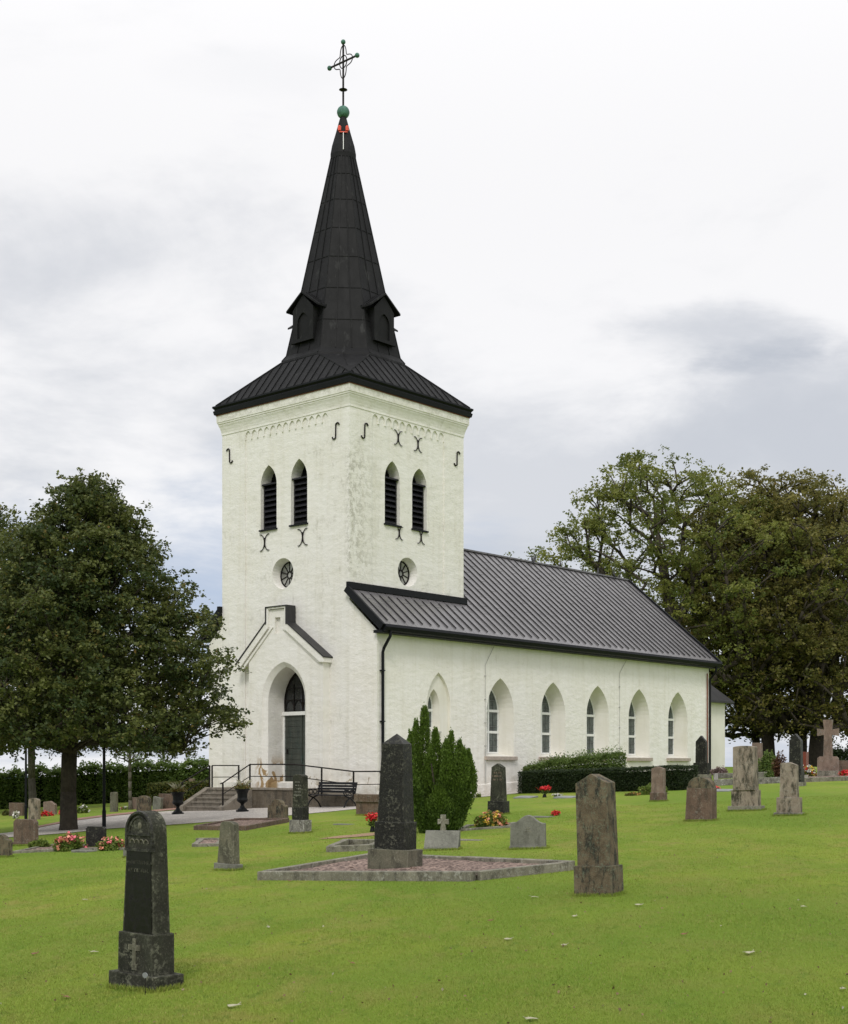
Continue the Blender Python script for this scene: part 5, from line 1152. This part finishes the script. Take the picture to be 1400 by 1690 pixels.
# ------------------------------------------------------------------ grass blades, fallen leaves
def inside(px, py, poly):
    c = np.zeros(len(px), bool); n = len(poly)
    for i in range(n):
        x1_, y1_ = poly[i]; x2_, y2_ = poly[(i+1) % n]
        c ^= ((y1_ > py) != (y2_ > py)) & (px < (x2_-x1_)*(py-y1_)/(y2_-y1_+1e-12)+x1_)
    return c
def grass():
    n = 950000; Y = 7.6*np.exp(rng.random(n)*math.log(38/7.6)); X = rng.uniform(-.335, .335, n)*Y; sideways = rng.random(n) < .22; X = np.where(sideways, (.335+np.abs(rng.normal(0, .22, n)))*Y*np.sign(X), X)
    bad = inside(X, Y, [tuple(G(*q).xy) for q in ((424, 1453), (778, 1455), (950, 1436), (622, 1419))])
    X, Y = X[~bad], Y[~bad]; n = len(X); Z = -.217+.0524*X+.0123*Y
    h = rng.uniform(.006, .017, n)*(1+.9*(rng.random(n) < .03)); patch = np.sin(X*1.7+np.sin(Y*.9)*2)*np.sin(Y*1.3+np.sin(X*1.1)*1.5); h *= 1+.25*patch
    a = rng.uniform(0, 6.283, n); w = (.0020+.00020*Y)*rng.uniform(.7, 1.3, n); lean = rng.uniform(0, .9, n)*h; b = rng.uniform(0, 6.283, n)
    bx = []
    for (gx_, gy_, ph_, gw, gt_) in BASES:
        if gy_ > 45 : continue
        q = int(2200*(gw+gt_)); u = rng.uniform(0, 2*(gw+gt_), q); o_ = np.abs(rng.normal(0, .018, q))+.002
        lx = np.select([u < gw, u < gw+gt_, u < 2*gw+gt_], [u-gw/2, gw/2+o_, gw/2-(u-gw-gt_)], -gw/2-o_); ly = np.select([u < gw, u < gw+gt_, u < 2*gw+gt_], [-gt_/2-o_, -gt_/2+(u-gw), gt_/2+o_], gt_/2-(u-2*gw-gt_))
        bx.append(np.c_[gx_+lx*math.cos(ph_)-ly*math.sin(ph_), gy_+lx*math.sin(ph_)+ly*math.cos(ph_)])
    bx = np.concatenate(bx); X = np.r_[X, bx[:, 0]]; Y = np.r_[Y, bx[:, 1]]; n = len(X); Z = -.217+.0524*X+.0123*Y; h = np.r_[h, rng.uniform(.015, .06, len(bx))]
    a = rng.uniform(0, 6.283, n); w = (.0020+.00016*Y)*rng.uniform(.7, 1.3, n); lean = rng.uniform(0, .9, n)*h; b = rng.uniform(0, 6.283, n)
    V = np.empty((n, 3, 3)); V[:, 0] = np.c_[X-np.cos(a)*w, Y-np.sin(a)*w, Z-.004]; V[:, 1] = np.c_[X+np.cos(a)*w, Y+np.sin(a)*w, Z-.004]; V[:, 2] = np.c_[X+np.cos(b)*lean, Y+np.sin(b)*lean, Z+h]
    me = bpy.data.meshes.new('grass'); me.vertices.add(n*3); me.vertices.foreach_set('co', V.astype('f').ravel()); me.loops.add(n*3); me.loops.foreach_set('vertex_index', np.arange(n*3, dtype='i'))
    me.polygons.add(n); me.polygons.foreach_set('loop_start', np.arange(0, n*3, 3, dtype='i')); me.update(calc_edges=True)
    k = NT('grass_blade2'); v = k.coords(); c = grass_cols(k, v); at_ = k.n('ShaderNodeAttribute'); at_.attribute_name = 'tint'
    c = k.mix(k.mr(at_.outputs['Fac'], 0, .9, 0, .45), c, (.27, .30, .06)); c = k.mix(k.mr(at_.outputs['Fac'], .93, .97, 0, .7), c, (.34, .27, .11)); k.col(c); k.rough(.7); k.spec(.2)
    M['gb'] = k.m; t = me.attributes.new('tint', 'FLOAT', 'FACE'); t.data.foreach_set('value', rng.random(n).astype('f')); me.materials.append(k.m)
    o = bpy.data.objects.new('grass', me); COL.objects.link(o); tag(o, 'short mown green lawn between the graves', 'grass', kind='stuff')
grass()
def fallen(px, py, s_, mat, label, a):
    p = G(px, py); m = MB(); n = 9; pts = []
    for i in range(n): t = 2*math.pi*i/n; r = s_*(.5+.22*math.cos(3*t+a)); pts.append(Vector((r*math.cos(t)*1.2, r*math.sin(t)*.8, .008+.05*s_*math.cos(2*t+a)+.06*s_)))
    c = Vector((0, 0, .02)); m.add([c]+pts+[q+Vector((0, 0, .003)) for q in [c]+pts], [(0, 1+i, 1+(i+1) % n) for i in range(n)]+[(n+1, n+2+(i+1) % n, n+2+i) for i in range(n)]+[(1+i, 1+(i+1) % n, n+2+(i+1) % n, n+2+i) for i in range(n)])
    m.bar((s_*.5, 0, .02), (s_*.85, .02, .03), .004)
    o = m.build('fallen_leaf', mat); o.location = (p.x, p.y, p.z+.008); o.rotation_euler = (0, 0, a); tag(o, label, 'leaf', 'fallen leaves on the lawn')
for px, py, s_, mt, lb in ((1236, 1576, .105, 'pale_leaf', 'largest pale curled leaf on the right foreground lawn'), (384, 1664, .10, 'pale_leaf', 'pale leaf right of the nearest headstone base'), (876, 1686, .085, 'pale_leaf', 'pale leaf at the bottom edge of the lawn'),
    (1054, 1496, .10, 'pale_leaf', 'long pale leaf just right of the brown slab'), (882, 1483, .09, 'pale_leaf', 'pale leaf on the grass left of the brown slab'), (838, 1553, .08, 'pale_leaf', 'pale leaf in the middle of the foreground lawn'), (931, 1563, .06, 'pale_leaf', 'small pale leaf right of the middle one'),
    (948, 1515, .06, 'pale_leaf', 'small pale leaf below the brown slab'), (155, 1574, .08, 'pale_leaf', 'thin pale leaf left of the nearest headstone'), (110, 1649, .07, 'dry_leaf', 'brown leaf at the lower left of the lawn'), (57, 1577, .08, 'dry_leaf', 'brown curled leaf at the far left foreground'),
    (809, 1522, .06, 'dry_leaf', 'reddish leaf in the middle foreground'), (443, 1533, .06, 'pale_leaf', 'pale leaf right of the nearest headstone plinth'), (1326, 1499, .06, 'pale_leaf', 'pale leaf on the far right lawn'), (1391, 1636, .05, 'pale_leaf', 'pale leaf at the right edge of the foreground'),
    (1128, 1545, .06, 'dry_leaf', 'brown leaf right of centre on the lawn'), (140, 1487, .08, 'pale_leaf', 'pale leaf on grass left of the headstone shaft'), (582, 1593, .05, 'dry_leaf', 'small brown leaf in the lower middle lawn'), (478, 1456, .05, 'dry_leaf', 'brown leaf before the gravel plot kerb')):
    fallen(px, py, s_*.78, mt, lb, random.uniform(0, 6))
n = 520; Y = 8.5*np.exp(rng.random(n)*1.35); X = rng.uniform(-.33, .33, n)*Y
o = leaves('leaf_litter', 'litter', np.c_[X, Y, -.217+.0524*X+.0123*Y+.02], .026, None, asp=.7); tag(o, 'tiny bits of dry leaf scattered over the lawn', 'leaf litter', kind='stuff')
